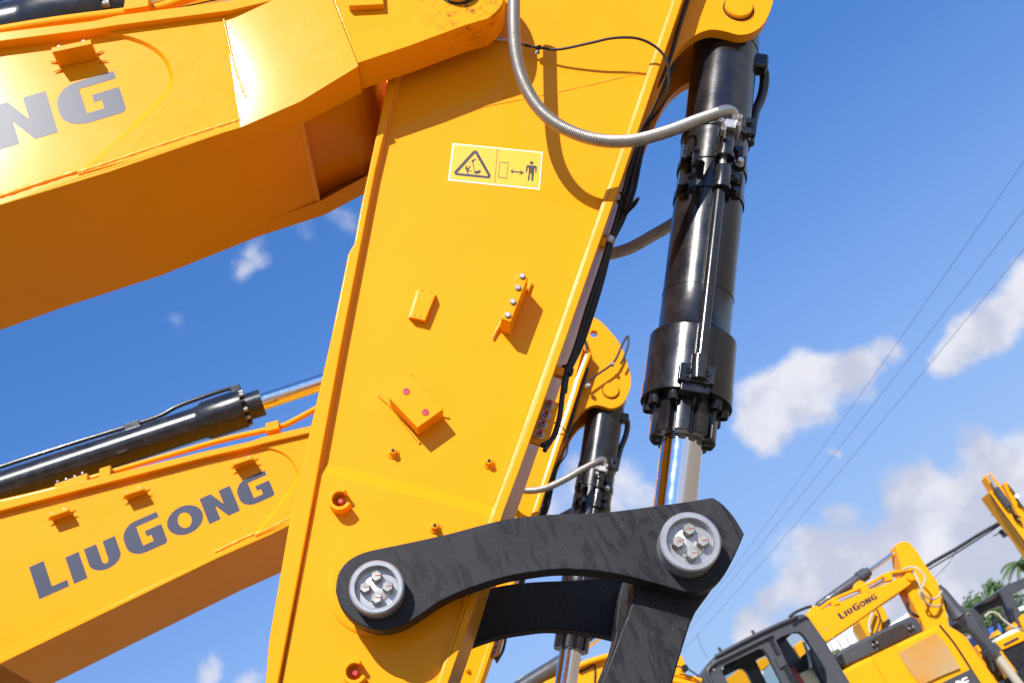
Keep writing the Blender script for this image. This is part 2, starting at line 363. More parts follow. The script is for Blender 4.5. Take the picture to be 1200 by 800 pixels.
# ------------------------------------------------------------------ lettering (outlines in mm-like units, cap height of the small letters = 148)
def arc(cx, cy, rx, ry, a0, a1, n=8): return [(cx+rx*math.cos(R(a0+(a1-a0)*i/n)), cy+ry*math.sin(R(a0+(a1-a0)*i/n))) for i in range(n+1)]
def g_glyph(x, w, h):      # squared G: open at upper right, notch and spur inside
    k = h/148
    out = [(x+w, h)]+[(x+w*.45, h)]+arc(x+w*.42, h*.55, w*.42, h*.45, 90, 180)+arc(x+w*.42, h*.38, w*.42, h*.38, 180, 270)
    out += [(x+w*.86, 0)]+arc(x+w*.90, h*.10, w*.10, h*.10, 270, 360, 4)+[(x+w, h*.60), (x+w*.56, h*.60), (x+w*.56, h*.42), (x+w*.68, h*.42), (x+w*.68, h*.22), (x+w*.40, h*.22), (x+w*.40, h*.82), (x+w, h*.82)]
    return [out]
def word():
    L = []
    L.append([[(-2, 178), (72, 178), (72, 36), (148, 36), (148, 0), (-2, 0)]])
    L.append([[(172, 148), (240, 148), (240, 0), (172, 0)]])
    L.append([[(266, 148), (330, 148), (330, 45)]+arc(345, 48, 15, 16, 180, 360, 6)+[(362, 148), (426, 148)]+arc(346, 60, 80, 58, 0, -180, 16)])
    L.append(g_glyph(458, 196, 178))
    L.append([arc(768, 74, 92, 76, 0, 345, 23), arc(766, 74, 34, 42, 0, 345, 23)[::-1]])
    L.append([[(870, 148), (930, 148), (972, 70), (972, 148), (1034, 148), (1034, 0), (972, 0), (930, 78), (930, 0), (870, 0)]])
    L.append(g_glyph(1052, 172, 148))
    return L
def lettering(end_pt, ang, scale, y, parent, thick=.002, mat=None):
    # end_pt: (x,z) of the lower right end of the word; ang: baseline direction; scale: metres per unit
    e = (math.cos(R(ang)), math.sin(R(ang))); n = (-e[1], e[0])
    for gl in word():
        loops = [[(end_pt[0]+((p[0]-1224)*e[0]+p[1]*n[0])*scale, end_pt[1]+((p[0]-1224)*e[1]+p[1]*n[1])*scale) for p in lp] for lp in gl]
        holes('letter', loops, y-thick, y, mat or LETTER, parent)

# ================================================================== SETTING
gm_ = MB(); g = 40
for i in range(-g, g+1):
    for j in range(-g, g+1): pass
ground = MB().add([(-1500, -1500, 0), (1500, -1500, 0), (1500, 1500, 0), (-1500, 1500, 0)], [(0, 1, 2, 3)]).build('ground', CONC)
tag(ground, kind='structure')

# ================================================================== NEAREST EXCAVATOR
YM = 3.21                                     # its middle plane
ORG = Vector((-5.2, YM, 0))
ex = thing('excavator', 'nearest yellow excavator whose arm and black bucket linkage fill the middle of the photo', 'excavator', ORG, 'yellow excavators parked in rows')
def mir(y): return 2*YM-y

def mirB(y): return 6.306-y
# ---- boom; its far left part is measured on the twin machine behind and carried over by the rigid move T
y2 = 3.40
th = R(3.69)
mA = complex(-.084, 4.105); mB = complex(-.163, 4.127)
def back(p):                                   # point of the second machine's boom -> same point on the first
    z = (complex(p.x, p.z)-mB)*complex(math.cos(th), -math.sin(th))+mA
    return Vector((z.real, p.y-y2, z.imag))
def B2(u, v, y=2.86): return back(P(u, v, y+y2))
def b2(pts, y=2.86): return [(q.x, q.z) for q in (B2(u, v, y) for u, v in pts)]
bot = b2([(-330, 937), (-150, 850.5), (0, 778)])+XZ([(0, 238), (128, 199), (262, 152), (300, 139)], 2.86)
top = XZ([(262, 6), (140, 22), (0, 42)], 2.86)+b2([(0, 592), (-150, 628), (-330, 672)])
body = MB()
endc = XZ([(350, 113)]+crs([(376, 99), (396, 91), (412, 84), (424, 74), (432, 60), (437, 40), (438, 10), (420, -40)], 5)+[(370, -60)], 2.89)
body.prism(bot[:-1]+XZ([(300, 140)], 2.86)+endc+XZ([(300, 0)], 2.86)+top, 2.875, mirB(2.875))
boom = body.build('boom', YEL, ex, .004)
# fork plates, cast thicker than the side plates, with the curved step where they begin
def fork(sgn):
    yy = (lambda y: y) if sgn > 0 else (lambda y: 3.453-(y-2.853)*(1 if y > 2.853 else .2))
    cur = crs([(106, 34), (128, 39), (155, 44), (180, 55), (197, 72), (203, 92), (198, 108), (180, 128), (150, 156), (120, 182), (92, 205)], 4)
    cx = XZ(cur, 2.865)
    m = MB(); n = len(cx)
    inner = XZ([(u-3.5*(1 if 70 < v < 150 else .5), v+(4.5 if v < 90 else -2.5)) for u, v in cur], 2.875)
    # stepped rim
    m.add([(a[0], yy(2.863), a[1]) for a in cx]+[(a[0], yy(2.8755), a[1]) for a in inner], [(i, i+1, i+1+n, i+n) for i in range(n-1)])
    poly = cx+XZ([(262, 153), (300, 141)], 2.865)[:1]
    flat = cx+XZ([(282, 150), (262, 14)], 2.865)
    m.add([(a[0], yy(2.863), a[1]) for a in flat], [tuple(range(len(flat)))])
    # facet turning outwards
    a, b = XZ([(282, 150), (262, 14)], 2.865); c, d = XZ([(420, 78), (374, -40)], 2.817)
    e1 = XZ([(352, 121)], 2.847)[0]
    m.add([(a[0], yy(2.863), a[1]), (e1[0], yy(2.840), e1[1]), (c[0], yy(2.815), c[1]), (d[0], yy(2.815), d[1]), (b[0], yy(2.863), b[1])], [(0, 1, 2, 3, 4)])
    lowb = [(a[0], a[1]), (e1[0], e1[1]), (c[0], c[1])]
    m.add([(lowb[0][0], yy(2.863), lowb[0][1]), (lowb[1][0], yy(2.840), lowb[1][1]), (lowb[2][0], yy(2.815), lowb[2][1]), (lowb[2][0], yy(2.94), lowb[2][1]), (lowb[1][0], yy(2.94), lowb[1][1]-.001), (lowb[0][0], yy(2.94), lowb[0][1]-.002)], [(0, 1, 4, 5), (1, 2, 3, 4)])
    f1 = m.build('fork_plate', CAST, boom, 0, smooth=12)
    rim = [(420, 78), (480, 58), (545, 34)]+crs([(572, 26), (588, 10), (592, -20), (580, -55), (550, -80), (510, -88)], 5)+[(440, -70), (374, -40)]
    MB().prism(XZ(rim, 2.83), yy(2.815), yy(2.94)).build('fork_plate', CAST, boom, .003)
fork(1); fork(-1)
# bottom and top plates standing proud of the sides
def strip(upper, lower): return upper+lower[::-1]
lowp = b2([(-330, 937), (-150, 850.5), (0, 778)])+XZ([(0, 240), (128, 201), (264, 152), (302, 139.5), (346, 122)], 2.85)
upp = b2([(-330, 930), (-150, 843.5), (0, 771)])+XZ([(0, 233), (128, 194), (264, 145), (302, 134.5), (346, 117)], 2.85)
yl = [2.853]*5+[2.862, 2.868, 2.872]; yl = yl+yl[::-1]
MB().prism(strip(upp, lowp), yl, [mirB(a) for a in yl]).build('bottom_plate', YEL, boom, .004)
tl = b2([(-330, 678), (-150, 634), (0, 600)])+XZ([(0, 50), (108, 36), (140, 31), (270, 14), (330, 0)], 2.845)
tu = b2([(-330, 668), (-150, 624), (0, 589)])+XZ([(0, 39), (108, 26), (140, 19), (270, 2), (330, -14)], 2.845)
MB().prism(strip(tu, tl), 2.84, mirB(2.84)).build('top_plate', YEL, boom, .004)
# weld beads
def bead(pts, y, r, parent, mat=WELD, n=8, name='weld_bead'):
    q = crs([tuple(P(u, v, y)) for u, v in pts], 10)
    rr = lambda i: r*(1+.10*math.sin(i*2.4)+.06*math.sin(i*5.1))
    return MB().tube(q, r, n, rf=rr).build(name, mat, parent, 0, 60)
bead([(0, 231), (60, 211), (128, 190), (200, 168), (280, 143)], 2.878, .009, boom)
bead([(0, 53), (60, 46), (108, 39)], 2.874, .005, boom)
bead([(92, 203), (128, 191), (200, 167), (262, 147), (282, 141)], 2.868, .008, boom)
bead([(262, 22), (268, 50), (277, 85), (288, 115)], 2.862, .0045, boom)
# weld across the underside
q1 = P(348, 118, 2.86)
for k_, (uu, vv) in enumerate(((348, 122),)):
    pw = P(uu, vv, 2.86)
    MB().tube([pw+Vector((0, .01+.03*i, -.002)) for i in range(20)], .009, 8, rf=lambda i: .009*(1+.12*math.sin(i*3))).build('weld_bead', WELD, boom, 0, 60)
# raised box and pin boss on the fork
MB().prism(XZ([(404, -24), (448, -26), (450, 8), (409, 10)], 2.8), 2.79, 2.815).build('cover_box', YEL, boom, .004)
pb = P(537, -14, 2.81)
MB().lathe((pb.x, 2.817, pb.z), (0, -1, 0), [(0, .058), (.02, .058), (.032, .052), (.042, .03), (.045, .005)], 36).build('pin_boss', GREASE, boom)
MB().lathe((pb.x, 2.817, pb.z), (0, -1, 0), [(-.003, .062), (.006, .064), (.008, .058)], 36).build('grease_ring', RUBBER, boom)
# little shelf brackets with bolts
def shelf(pts, y1, ys, src):
    q = src(pts)
    MB().prism(q, y1, ys).build('bracket', YEL, boom, .002)
    a = Vector((q[0][0], 0, q[0][1])); b = Vector((q[1][0], 0, q[1][1])); e = (b-a).normalized(); up_ = Vector((-e.z, 0, e.x)); 
    if up_.z < 0: up_ = -up_
    for f in (.18, .80):
        p = a.lerp(b, f); MB().hexbolt((p.x, y1+.012, p.z), up_, .008, .009).build('bolt', BOLT, boom)
    for s_, p in ((-1, a), (1, b)):
        for dz in (.0, -.03):
            c0 = Vector((p.x, ys, p.z+dz)); MB().cyl(c0-Vector((0, .004, 0))-e*s_*.005, c0+e*s_*.022+Vector((0, -.004, .008 if dz == 0 else -.004)), .004, 8, .0015).build('weld_tab', WELD, boom)
for (u, v) in ((68, 602), (156, 577), (284, 541)):
    yb = 2.805
    shelf([(u-12, v+1), (u+12, v-7), (u+13, v-3.5), (u-11, v+4.5)], yb, 2.874, lambda p: b2(p, yb))
# clamp blocks and pipe on top of the boom
for (x0, x1, zt) in ((-.0, 0, 0),): pass
MB().prism(b2([(66, 569), (104, 556), (104, 568), (66, 580)], 2.89), 2.86, 2.95).build('clamp_block', YEL, boom, .004)
MB().prism(b2([(118, 551), (131, 547), (131, 558), (118, 562)], 2.89), 2.86, 2.95).build('clamp_block', YEL, boom, .004)
MB().prism(b2([(312, 498), (327, 494), (328, 504), (312, 508)], 2.89), 2.86, 2.95).build('clamp_block', YEL, boom, .004)
for (u, v) in ((69, 566), (79, 563), (89, 560), (98, 556), (130, 549), (131, 555)):
    c0 = B2(u, v, 2.89); MB().hexbolt((c0.x, 2.875, c0.z), (0, 0, 1), .008, .010).build('bolt', BOLT, boom)
pp = crs([tuple(B2(u, v, 2.91)) for u, v in ((-330, 662), (-150, 620), (0, 588), (66, 572), (118, 556), (200, 532), (260, 515), (312, 503), (332, 498), (352, 488), (385, 471), (430, 455))], 6)
MB().tube(pp, .016, 12).build('oil_pipe', YEL, boom)
# the maker's word on the boom side
ge = P(149, 130.5, 2.875)
lettering((ge.x, ge.z), -3.0, .001075, 2.8749, boom, .0006)

# ---- arm cylinder lying above the boom
def T3(u, v, y=YM): return B2(u, v, y)
ca, cb = T3(-330, 682), T3(378, 448); ax = (cb-ca).normalized()
def at(u, v, a=None, d=None, y=None):      # distance along the axis of the point seen at (u, v) on the second machine
    q = T3(u, v); return (q-ca).dot(ax)
th_, tg_, te_ = at(243, 493), at(286, 480), at(308, 472)
acyl = MB().lathe(ca, ax, [(0, .100), (th_-.06, .100), (th_-.03, .104), (th_, .120), (tg_, .120), (tg_, .085)], 48).build('arm_cylinder', BLACK, ex)
gl = MB(); gl.lathe(ca, ax, [(tg_-.005, .082), (te_, .082), (te_, .06)], 48)
gl.build('gland', BLACK, acyl)
MB().lathe(ca, ax, [(te_-.03, .052), (at(520, 400), .052)], 40).build('rod', CHROME, acyl)
e_ = ax.cross(Vector((0, 1, 0))).normalized(); f_ = ax.cross(e_)
for k in range(12):
    q = 2*math.pi*k/12; c0 = ca+ax*tg_+(e_*math.cos(q)+f_*math.sin(q))*.098
    MB().lathe(c0, ax, [(0, .013), (.026, .013)], 12).build('bolt', BOLT if k % 3 else BLACK, acyl)
    gr = None
pipe = crs([tuple(T3(u, v, YM-.02)) for u, v in ((-330, 654), (-150, 598), (0, 547), (80, 521), (148, 500), (185, 488), (208, 476), (235, 466), (262, 457), (276, 454))], 6)
MB().tube(pipe, .013, 12).build('pipe', BLACK, acyl)
c0 = T3(156, 500, YM-.02); MB().box(c0, ax*.045, Vector((0, .03, 0)), ax.cross(Vector((0, 1, 0)))*.022).build('clamp', BLACK, acyl, .003)
c0 = T3(277, 457, YM-.02); MB().box(c0, ax*.03, Vector((0, .03, 0)), ax.cross(Vector((0, 1, 0)))*.022).build('clamp', BLACK, acyl, .004)

# ---- arm
SH = P(716, 457, 3.05+3.40)-P(866, 8, 3.05)
def e2(pts, y): return [(q.x, q.z) for q in (P(u, v, y+3.40)-Vector((SH.x, 3.40, SH.z)) for u, v in pts)]
A0, A1 = 3.0, 3.345
Lo = [(500, -100), (462, 60), (452, 105), (432, 200), (422, 246), (415, 285), (408, 297), (387, 400), (341, 600), (315, 750), (311, 800), (300, 880), (300, 940)]
Li = [(512, -95), (474, 62), (462, 108), (440, 200), (401, 400), (364, 600), (326, 800), (316, 880), (316, 935)]
Ro = [(826, -72), (806, -20), (800, 0), (732, 200), (662, 400), (609, 550), (590, 600), (557, 707), (525, 800), (480, 935)]
Ri = [(812, -66), (793, -20), (787, 0), (718, 200), (648, 400), (594, 550), (575, 600), (543, 705), (511, 800), (466, 930)]
AF = 2.97
side = XZ(Li, A0)+XZ(Ri, A0)[::-1]
arm = MB().prism(XZ([(510, -120)]+Li[1:], A0)+XZ(Ri[2:], A0)[::-1]+e2([(684, 405), (676, 392), (662, 382), (640, 376), (600, 380), (560, 400)], A0), A0, A1).build('arm', YEL, ex, 0)
MB().prism(XZ(Lo, AF)+XZ(Li, AF)[::-1], AF, 3.358).build('rear_plate', YEL, arm, .005)
Rif = [(u+5, v) for u, v in Ri]
MB().prism(XZ(Ro, AF)+XZ(Rif, AF)[::-1], AF, 3.358).build('front_plate', YEL, arm, .003)
# bevelled weld along the front plate, catching the sun
n = len(Ri); a_ = XZ(Rif, AF); b_2 = XZ([(u+.5, v) for u, v in Ri], AF)
m = MB().add([(p[0], AF+.0002, p[1]) for p in a_]+[(p[0], AF+.004, p[1]) for p in b_2]+[(p[0]-.003, A0+.001, p[1]+.002) for p in b_2], [(i, i+1, n+i+1, n+i) for i in range(n-1)]+[(n+i, n+i+1, 2*n+i+1, 2*n+i) for i in range(n-1)])
m.build('weld_bead', WELD, arm, 0, 30)
lw = [((a[0]+2, a[1])) for a in Li[1:]]
bead(lw, A0-.001, .007, arm)
# thicker lower plate with a sloping upper rim
rt = [(375, 543), (392, 545), (470, 563), (560, 588), (581, 594)]; rb = [(373, 556), (390, 558), (468, 576), (558, 600), (577, 606)]
n = len(rt)
m = MB(); tp, bt = XZ(rt, A0), XZ(rb, A0-.013)
m.add([(p[0], A0-.0006, p[1]) for p in tp]+[(p[0], A0-.013, p[1]) for p in bt], [(i, i+1, n+i+1, n+i) for i in range(n-1)])
low = XZ(rb+[(548, 700), (514, 800), (470, 930), (318, 930), (330, 800), (366, 600)], A0-.013)
m.add([(p[0], A0-.013, p[1]) for p in low], [tuple(range(len(low)))])
m.build('lower_plate', YEL, arm, 0, 10)
bead([(390, 562), (470, 580), (560, 604)][:0] or [(545, 130), (600, 119), (655, 108), (745, 87)], A0+.0015, .0035, arm)
bead([(476, 150), (520, 137), (560, 127), (600, 119)], A0+.0015, .0035, arm)
# reinforcing pads round the link pin
pc = P(440, 688, 2.99)
MB().lathe((pc.x, A0-.011, pc.z), (0, -1, 0), [(0, .150), (.0006, .1498), (.0012, .148)], 64).build('boss_pad', YEL, arm)
MB().lathe((pc.x, A0-.015, pc.z), (0, -1, 0), [(0, .122), (.003, .118), (.004, .112), (.004, .096), (.12, .096)], 64).build('boss_pad', YEL, arm)
# bar bracket with four bolts
yb = 2.918
MB().prism(XZ([(606, 321), (619, 324), (598.5, 377), (587, 373)], yb), yb, A0).build('bracket', YEL, arm, .002)
for u, v in ((612, 324), (607, 337.5), (601, 354), (595, 369.5)):
    c0 = P(u, v, yb); MB().lathe(c0, (0, -1, 0), [(0, .0085), (.005, .0085), (.007, .006)], 16).build('bolt', BOLT, arm)
for (u0, v0, u1, v1) in ((604, 333, 606, 321), (590, 372, 577, 396), (596, 384, 600, 393), (617, 342, 623, 330)):
    MB().cyl(P(u0, v0, 2.99), P(u1, v1, 2.992), .006, 8, .003).build('weld_tab', WELD, arm)
# small drilled plate
yb = 2.975
MB().prism(XZ([(490.5, 339), (510, 345.5), (498, 375.5), (481, 371.5)], yb), yb, A0, XZ([(488, 340), (512, 346), (499, 379), (478, 373)], A0)).build('tapped_plate', YEL, arm, .0015)
for u, v in ((495.5, 340.5), (506, 343), (487, 369.5), (492.5, 371)):
    MB().lathe(P(u, v, yb)+Vector((0, .0005, 0)), (0, -1, 0), [(0, .002), (.001, .002)], 10).build('screw_hole', HOLE, arm)
# block with two red caps
yb = 2.938
MB().prism(XZ([(455.5, 465.5), (485, 441), (519.5, 479.5), (489, 501)], yb), yb, A0).build('block', YEL, arm, .002)
for u, v in ((476, 458.5), (498.5, 483)):
    MB().lathe(P(u, v, yb), (0, -1, 0), [(0, .010), (.0012, .010), (.0014, .0065), (.0004, .006)], 20).build('cap', RED, arm)
for pts in ([(444, 463), (460, 478), (475, 497), (492, 519)], [(484, 447), (481, 437)], [(519, 487), (526, 489)]):
    bead(pts, 2.997, .0035, arm)
# grease nipples
for u, v in ((461, 531), (573, 543), (510, 620)):
    c0 = P(u, v, A0)
    y_ = A0-(.013 if v > 600 else 0)
    MB().lathe((c0.x, y_, c0.z), (0, -1, 0), [(0, .016), (.004, .0155), (.007, .011), (.012, .0095), (.022, .0085), (.0225, .004)], 24).build('grease_nipple', YEL, arm)
    MB().lathe((c0.x, y_-.0222, c0.z), (0, -1, 0), [(0, .0045), (.002, .0045)], 12).build('nipple_bore', HOLE, arm)
# C-shaped guard rings with a red cap inside
for u, v, tilt in ((400, 590, -8), (417, 790, -8)):
    yq = A0-.013; c0 = P(u, v, yq)
    o_ = circ((c0.x, c0.z), .030, 26, tilt+42, tilt+322); i_ = circ((c0.x, c0.z), .020, 26, tilt+42, tilt+322)
    MB().prism(o_+i_[::-1], yq-.04, yq).build('guard_ring', YEL, arm, .002)
    MB().lathe((c0.x, yq, c0.z), (0, -1, 0), [(0, .010), (.018, .009), (.024, .006)], 14).build('cap', RED, arm)
# warning decal
def zx(pts): return [(510+a/8.571, 150+b/8.571) for a, b in pts]
yd = A0-.0012
MB().prism(XZ(zx([(175, 155), (1080, 245), (1050, 624), (128, 530)]), A0), yd, A0).build('decal_border', WHITE, arm)
MB().prism(XZ(zx([(190, 170), (1066, 256), (1038, 608), (145, 517)]), A0), yd-.0006, A0).build('warning_decal', DECALY, arm)
yd -= .0012
tri_o = crs([(400, 228), (425, 240), (560, 480), (545, 512), (205, 478), (185, 450), (375, 242)], 1, True)
tri_i = [(400, 258), (532, 488), (222, 456)]
holes('pictogram_triangle', [XZ(zx(tri_o), A0), XZ(zx(tri_i), A0)], yd, yd+.0006, INK, arm)
pm = MB()
def pg(pts): pm.prism(XZ(zx(pts), A0), yd, yd+.0006)
pg([(300, 400), (312, 392), (330, 408), (352, 382), (358, 392), (334, 425), (372, 440), (366, 446), (330, 436), (336, 470), (326, 470), (312, 430), (304, 424)])
pg([(308, 385), (318, 380), (326, 388), (318, 396)])
pg([(385, 322), (365, 330), (362, 345), (372, 350), (392, 440), (400, 440), (382, 345), (410, 320), (400, 312)])
pg([(395, 440), (455, 425), (460, 450), (425, 468), (390, 460)])
pg([(340, 345), (345, 350), (338, 360)]); pg([(425, 375), (440, 372), (432, 380)]); pg([(415, 330), (422, 322), (424, 332)])
# fallen-load frame, arrow and standing figure
pm.build('pictogram', INK, arm)
fr = [(648, 345), (736, 353), (720, 513), (631, 500)]; fi = [(653, 351), (730, 358), (715, 506), (637, 495)]
holes('pictogram_frame', [XZ(zx(fr), A0), XZ(zx(fi), A0)], yd, yd+.0006, INK, arm)
pm = MB()
pg([(750, 438), (790, 418), (778, 436), (860, 443), (850, 424), (892, 455), (846, 478), (860, 456), (778, 449), (790, 472)])
pm.build('pictogram_arrow', INK, arm)
pm = MB()
pg([(950+20*math.cos(i*.785)+18, 355+16*math.sin(i*.785)) for i in range(8)])
pg([(925, 378), (1010, 384), (1021, 395), (1016, 460), (1005, 460), (1005, 408), (998, 408), (992, 460), (984, 537), (965, 537), (966, 462), (952, 461), (946, 533), (928, 531), (938, 455), (938, 402), (930, 402), (922, 450), (909, 448), (914, 388)])
pm.build('pictogram_person', INK, arm)
MB().prism(XZ(zx([(623, 212), (628, 212), (600, 560), (595, 560)]), A0), yd, yd+.0005).build('decal_divider', INK, arm)

# ears that carry the bucket cylinder; their upper half shows only on the twin behind
def ear(yn, yf):
    o = crs([(700, 230), (742, 168), (768, 118), (783, 82), (797, 58), (814, 42), (832, 35), (850, 37), (866, 41), (882, 38), (895, 28), (903, 12)], 4)
    up3 = crs(e2([(739, 452), (739, 440), (735, 425), (727, 404), (715, 388), (703, 376), (690, 369), (672, 362), (650, 358)], 3.06), 4)
    hc = e2([(696, 391)], 3.06)[0]
    holes('ear', [XZ(o, 3.06)+up3+XZ([(700, 60), (690, 120)], 3.06), circ(hc, .024, 24)], yn, yf, YEL, arm, .004)
ear(3.06, 3.10); ear(mir(3.10), mir(3.06))
pe = P(866, 8, 3.05)
for yy in (3.06, mir(3.06)):
    d = -1 if yy < YM else 1
    MB().lathe((pe.x, yy, pe.z), (0, d, 0), [(0, .047), (.012, .047), (.016, .043)], 40).build('pin_head', YEL, arm, 0)
MB().lathe((pe.x, 3.06, pe.z), (0, -1, 0), [(0, .052), (.002, .052), (.002, .047)], 40).build('grease_ring', HOLE, arm)
# grease manifold with four red caps on the front plate
yf = 3.04
ml = XZ([(637, 466), (655, 472), (641, 525), (621, 517)], yf)
MB().prism(ml, yf, yf+.012).build('manifold', YEL, arm, .001)
for u, v in ((643, 475), (639.5, 486.5), (635.5, 497.5), (632, 509)):
    c0 = P(u, v, yf); MB().hexbolt(c0, (.15, -1, 0), .0115, .014).build('bolt', STEEL, arm)
    MB().lathe(c0+Vector((.002, -.013, 0)), (.15, -1, 0), [(0, .007), (.012, .006), (.014, .003)], 12).build('cap', RED, arm)
# hoses down the front plate
def hose(name, pts, r, mat, parent, n=10, sub=8, rf=None, y=None):
    q = crs([tuple(P(u, v, yy)) for u, v, yy in pts], sub); return MB().tube(q, r, n, rf=rf).build(name, mat, parent, 0, 60)
for k, (du, dy) in enumerate(((0, 0), (5, .02), (9, .04), (3, .05))):
    w = (lambda g, t: du if t else du*.35)
    hose('grease_hose', [(816+du, -30, 3.05+dy), (798+du, 25, 3.05+dy), (783+du*.8, 75, 3.06+dy), (760+du*.5, 130, 3.07+dy), (742+du, 185, 3.07+dy), (731+du*1.3, 225, 3.07+dy), (722+du*.9, 258, 3.07+dy), (713+du*.4, 286, 3.06+dy*.5), (702+du*.7, 320, 3.06+dy), (688+du*.9, 362, 3.06+dy), (675+du*.7, 405, 3.06+dy), (663+du*.35, 437, 3.05+dy*.5), (659+du*.35, 460, 3.05+dy*.5)]+([(655+du*.3, 490, 3.06), (648+du*.3, 512, 3.05), (638-k*1.0, 528-k*2, 3.03)] if k in (0, 3) else []), .0065, RUBBER, ex)
for u, v in ((713.5, 285), (664.5, 437)):
    a, b = P(u-5, v-3, 3.055), P(u+7, v+4, 3.075)
    MB().lathe(P(u+1, v-7, 3.065), P(u-3, v+7, 3.065)-P(u+1, v-7, 3.065), [(0, .016), (.004, .019), (.02, .019), (.024, .016)], 20).build('hose_clamp', STEEL if v < 300 else RUBBER, ex)
    MB().prism(XZ([(u-13, v-8), (u-3, v-5), (u-5, v+4), (u-16, v+1)], 3.04), 3.035, 3.06).build('clamp_bracket', YEL, ex, .001)
hose('grease_hose', [(722, 262, 3.1), (730, 250, 3.08), (742, 238, 3.04), (748, 232, 3.02), (744, 240, 3.05), (733, 252, 3.1), (724, 270, 3.1)], .004, RUBBER, ex)
hose('grease_hose', [(726, 225, 3.08), (735, 236, 3.05), (730, 245, 3.06), (722, 232, 3.08)], .0035, RUBBER, ex)
# thin black cable looping over the side plate
hose('cable', [(596, 46, 2.985), (615, 53, 2.97), (632, 56, 2.965), (655, 58, 2.955), (690, 51, 2.93), (718, 45, 2.915), (745, 45, 2.91), (765, 53, 2.92), (779, 67, 2.93), (784, 88, 2.95), (781, 112, 2.98), (770, 132, 3.03), (757, 148, 3.07), (748, 165, 3.08)], .0046, RUBBER, ex)
c0 = P(631, 56, 2.97); MB().lathe(c0+Vector((-.008, 0, 0)), (1, 0, -.1), [(0, .008), (.016, .008)], 14).build('cable_clamp', RUBBER, ex)
MB().hexbolt(P(630, 62, 2.975), (0, -1, 0), .006, .008).build('bolt', BOLT, ex)
hose('cable', [(575, 45, 2.99), (600, 48, 2.985), (615, 53, 2.97)], .006, STEEL, ex)

# ---- bucket cylinder
CA, CB = P(852, 45, YM), P(782, 672, YM); AX = (CB-CA).normalized()
def tc_(v):                                   # distance along the axis where its centre line is seen at image row v
    lo, hi = -1.0, 3.0
    f = lambda t: 400-F*((CA+AX*t-CAM).dot(upv))/((CA+AX*t-CAM).dot(FW))
    for _ in range(50):
        mid = (lo+hi)/2
        if f(mid) < v: lo = mid
        else: hi = mid
    return lo
E1 = Vector((0, -1, 0)); E2 = AX.cross(E1)     # towards the viewer, and sideways
t0, tcol, tcb, tge = tc_(20), tc_(402), tc_(476), tc_(518)
tr = tc_(350)
bc = MB().lathe(CA, AX, [(tc_(34), .085), (tc_(36), .107), (tc_(50), .112), (tc_(62), .112), (tc_(63), .109), (tr, .109), (tr, .1105), (tr+.004, .1105), (tr+.004, .109), (tcol-.022, .109), (tcol-.016, .113), (tcol, .131), (tcb-.05, .132), (tcb-.049, .134), (tcb, .134), (tcb, .09)], 72).build('bucket_cylinder', BLACK, ex)
MB().lathe(Vector((pe.x, 3.10, pe.z)), (0, 1, 0), [(0, .085), (.22, .085)], 48).build('cylinder_eye', BLACK, bc)
gl = MB(); nl = 10; N = 160; PH = .471; prof = []
for zi, t in enumerate((tcb-.002, tcb+.03, tge-.004, tge)):
    for i in range(N):
        q = 2*math.pi*i/N; lobes = .5+.5*math.cos(nl*q)
        r = .0965-.019*min(1, max(0, (lobes-.70)/.22))*(0 if t < tcb+.01 else 1)
        if t == tge: r -= .003
        gl.v.append(CA+AX*t+(E1*math.cos(q+PH)+E2*math.sin(q+PH))*r)
for k in range(3):
    for i in range(N): gl.f.append((k*N+i, k*N+(i+1) % N, (k+1)*N+(i+1) % N, (k+1)*N+i))
for i in range(N):
    q = 2*math.pi*i/N; gl.v.append(CA+AX*(tge-.002)+(E1*math.cos(q+PH)+E2*math.sin(q+PH))*.063)
for i in range(N): gl.f.append((3*N+i, 3*N+(i+1) % N, 4*N+(i+1) % N, 4*N+i))
gl.build('gland', BLACK, bc, 0, 30)
MB().lathe(CA, AX, [(tcb, .0605), (tc_(650), .0605)], 56).build('rod', CHROME, bc)
for k in range(10):
    if k == 9: continue
    q = 2*math.pi*k/10+PH; c0 = CA+AX*(tcb)+(E1*math.cos(q)+E2*math.sin(q))*.108
    MB().lathe(c0, AX, [(0, .017), (.027, .017), (.030, .015), (.030, .008), (.020, .0075)], 20).build('bolt', BLACK, bc)
MB().lathe(Vector((CB.x, 2.99, CB.z)), (0, 1, 0), [(0, .095), (.44, .095)], 48).build('cylinder_eye', BLACK, bc)
# its oil pipe, end block and swivels
def on(u, v, y): return P(u, v, y)
MB().tube([on(846, 205, 3.065), on(843.5, 222, 3.06), on(820, 432, 3.06)], .0175, 20).build('pipe', BLACK, bc)
c0 = on(819, 428, 3.06); dz_ = (on(818, 450, 3.06)-c0).normalized()
MB().lathe(c0-dz_*.03, dz_, [(0, .021), (.05, .024), (.075, .024), (.08, .01)], 24).build('pipe_flange', BLACK, bc)
cb_ = on(816, 440, 3.075); sx = E2.normalized()*.052
MB().box(cb_+AX*.0, AX*.028, sx, E1*.018).build('pipe_flange', BLACK, bc, .004)
MB().box(cb_+AX*.035-E1*.012, AX*.02, sx*.8, E1*.02).build('pipe_flange', BLACK, bc, .004)
for (u, v) in ((806, 434), (805, 444), (829, 438), (828, 448)):
    c0 = on(u, v, 3.06); MB().lathe(c0, (0, -1, 0), [(-.01, .0085), (.008, .0085), (.008, .0045), (.002, .004)], 16).build('bolt', BLACK, bc)
for (u, v, rr) in ((850.5, 172, .024), (846.5, 209, .0245)):
    c0 = on(u+1.5, v-13, 3.055); d_ = on(u-1.5, v+13, 3.055)-c0; L_ = d_.length
    MB().lathe(c0, d_, [(0, .016), (0, rr*.95), (.006, rr), (L_*.82, rr), (L_*.84, rr*1.18), (L_, rr*1.18), (L_, .012)], 32).build('swivel', BLACK, bc)
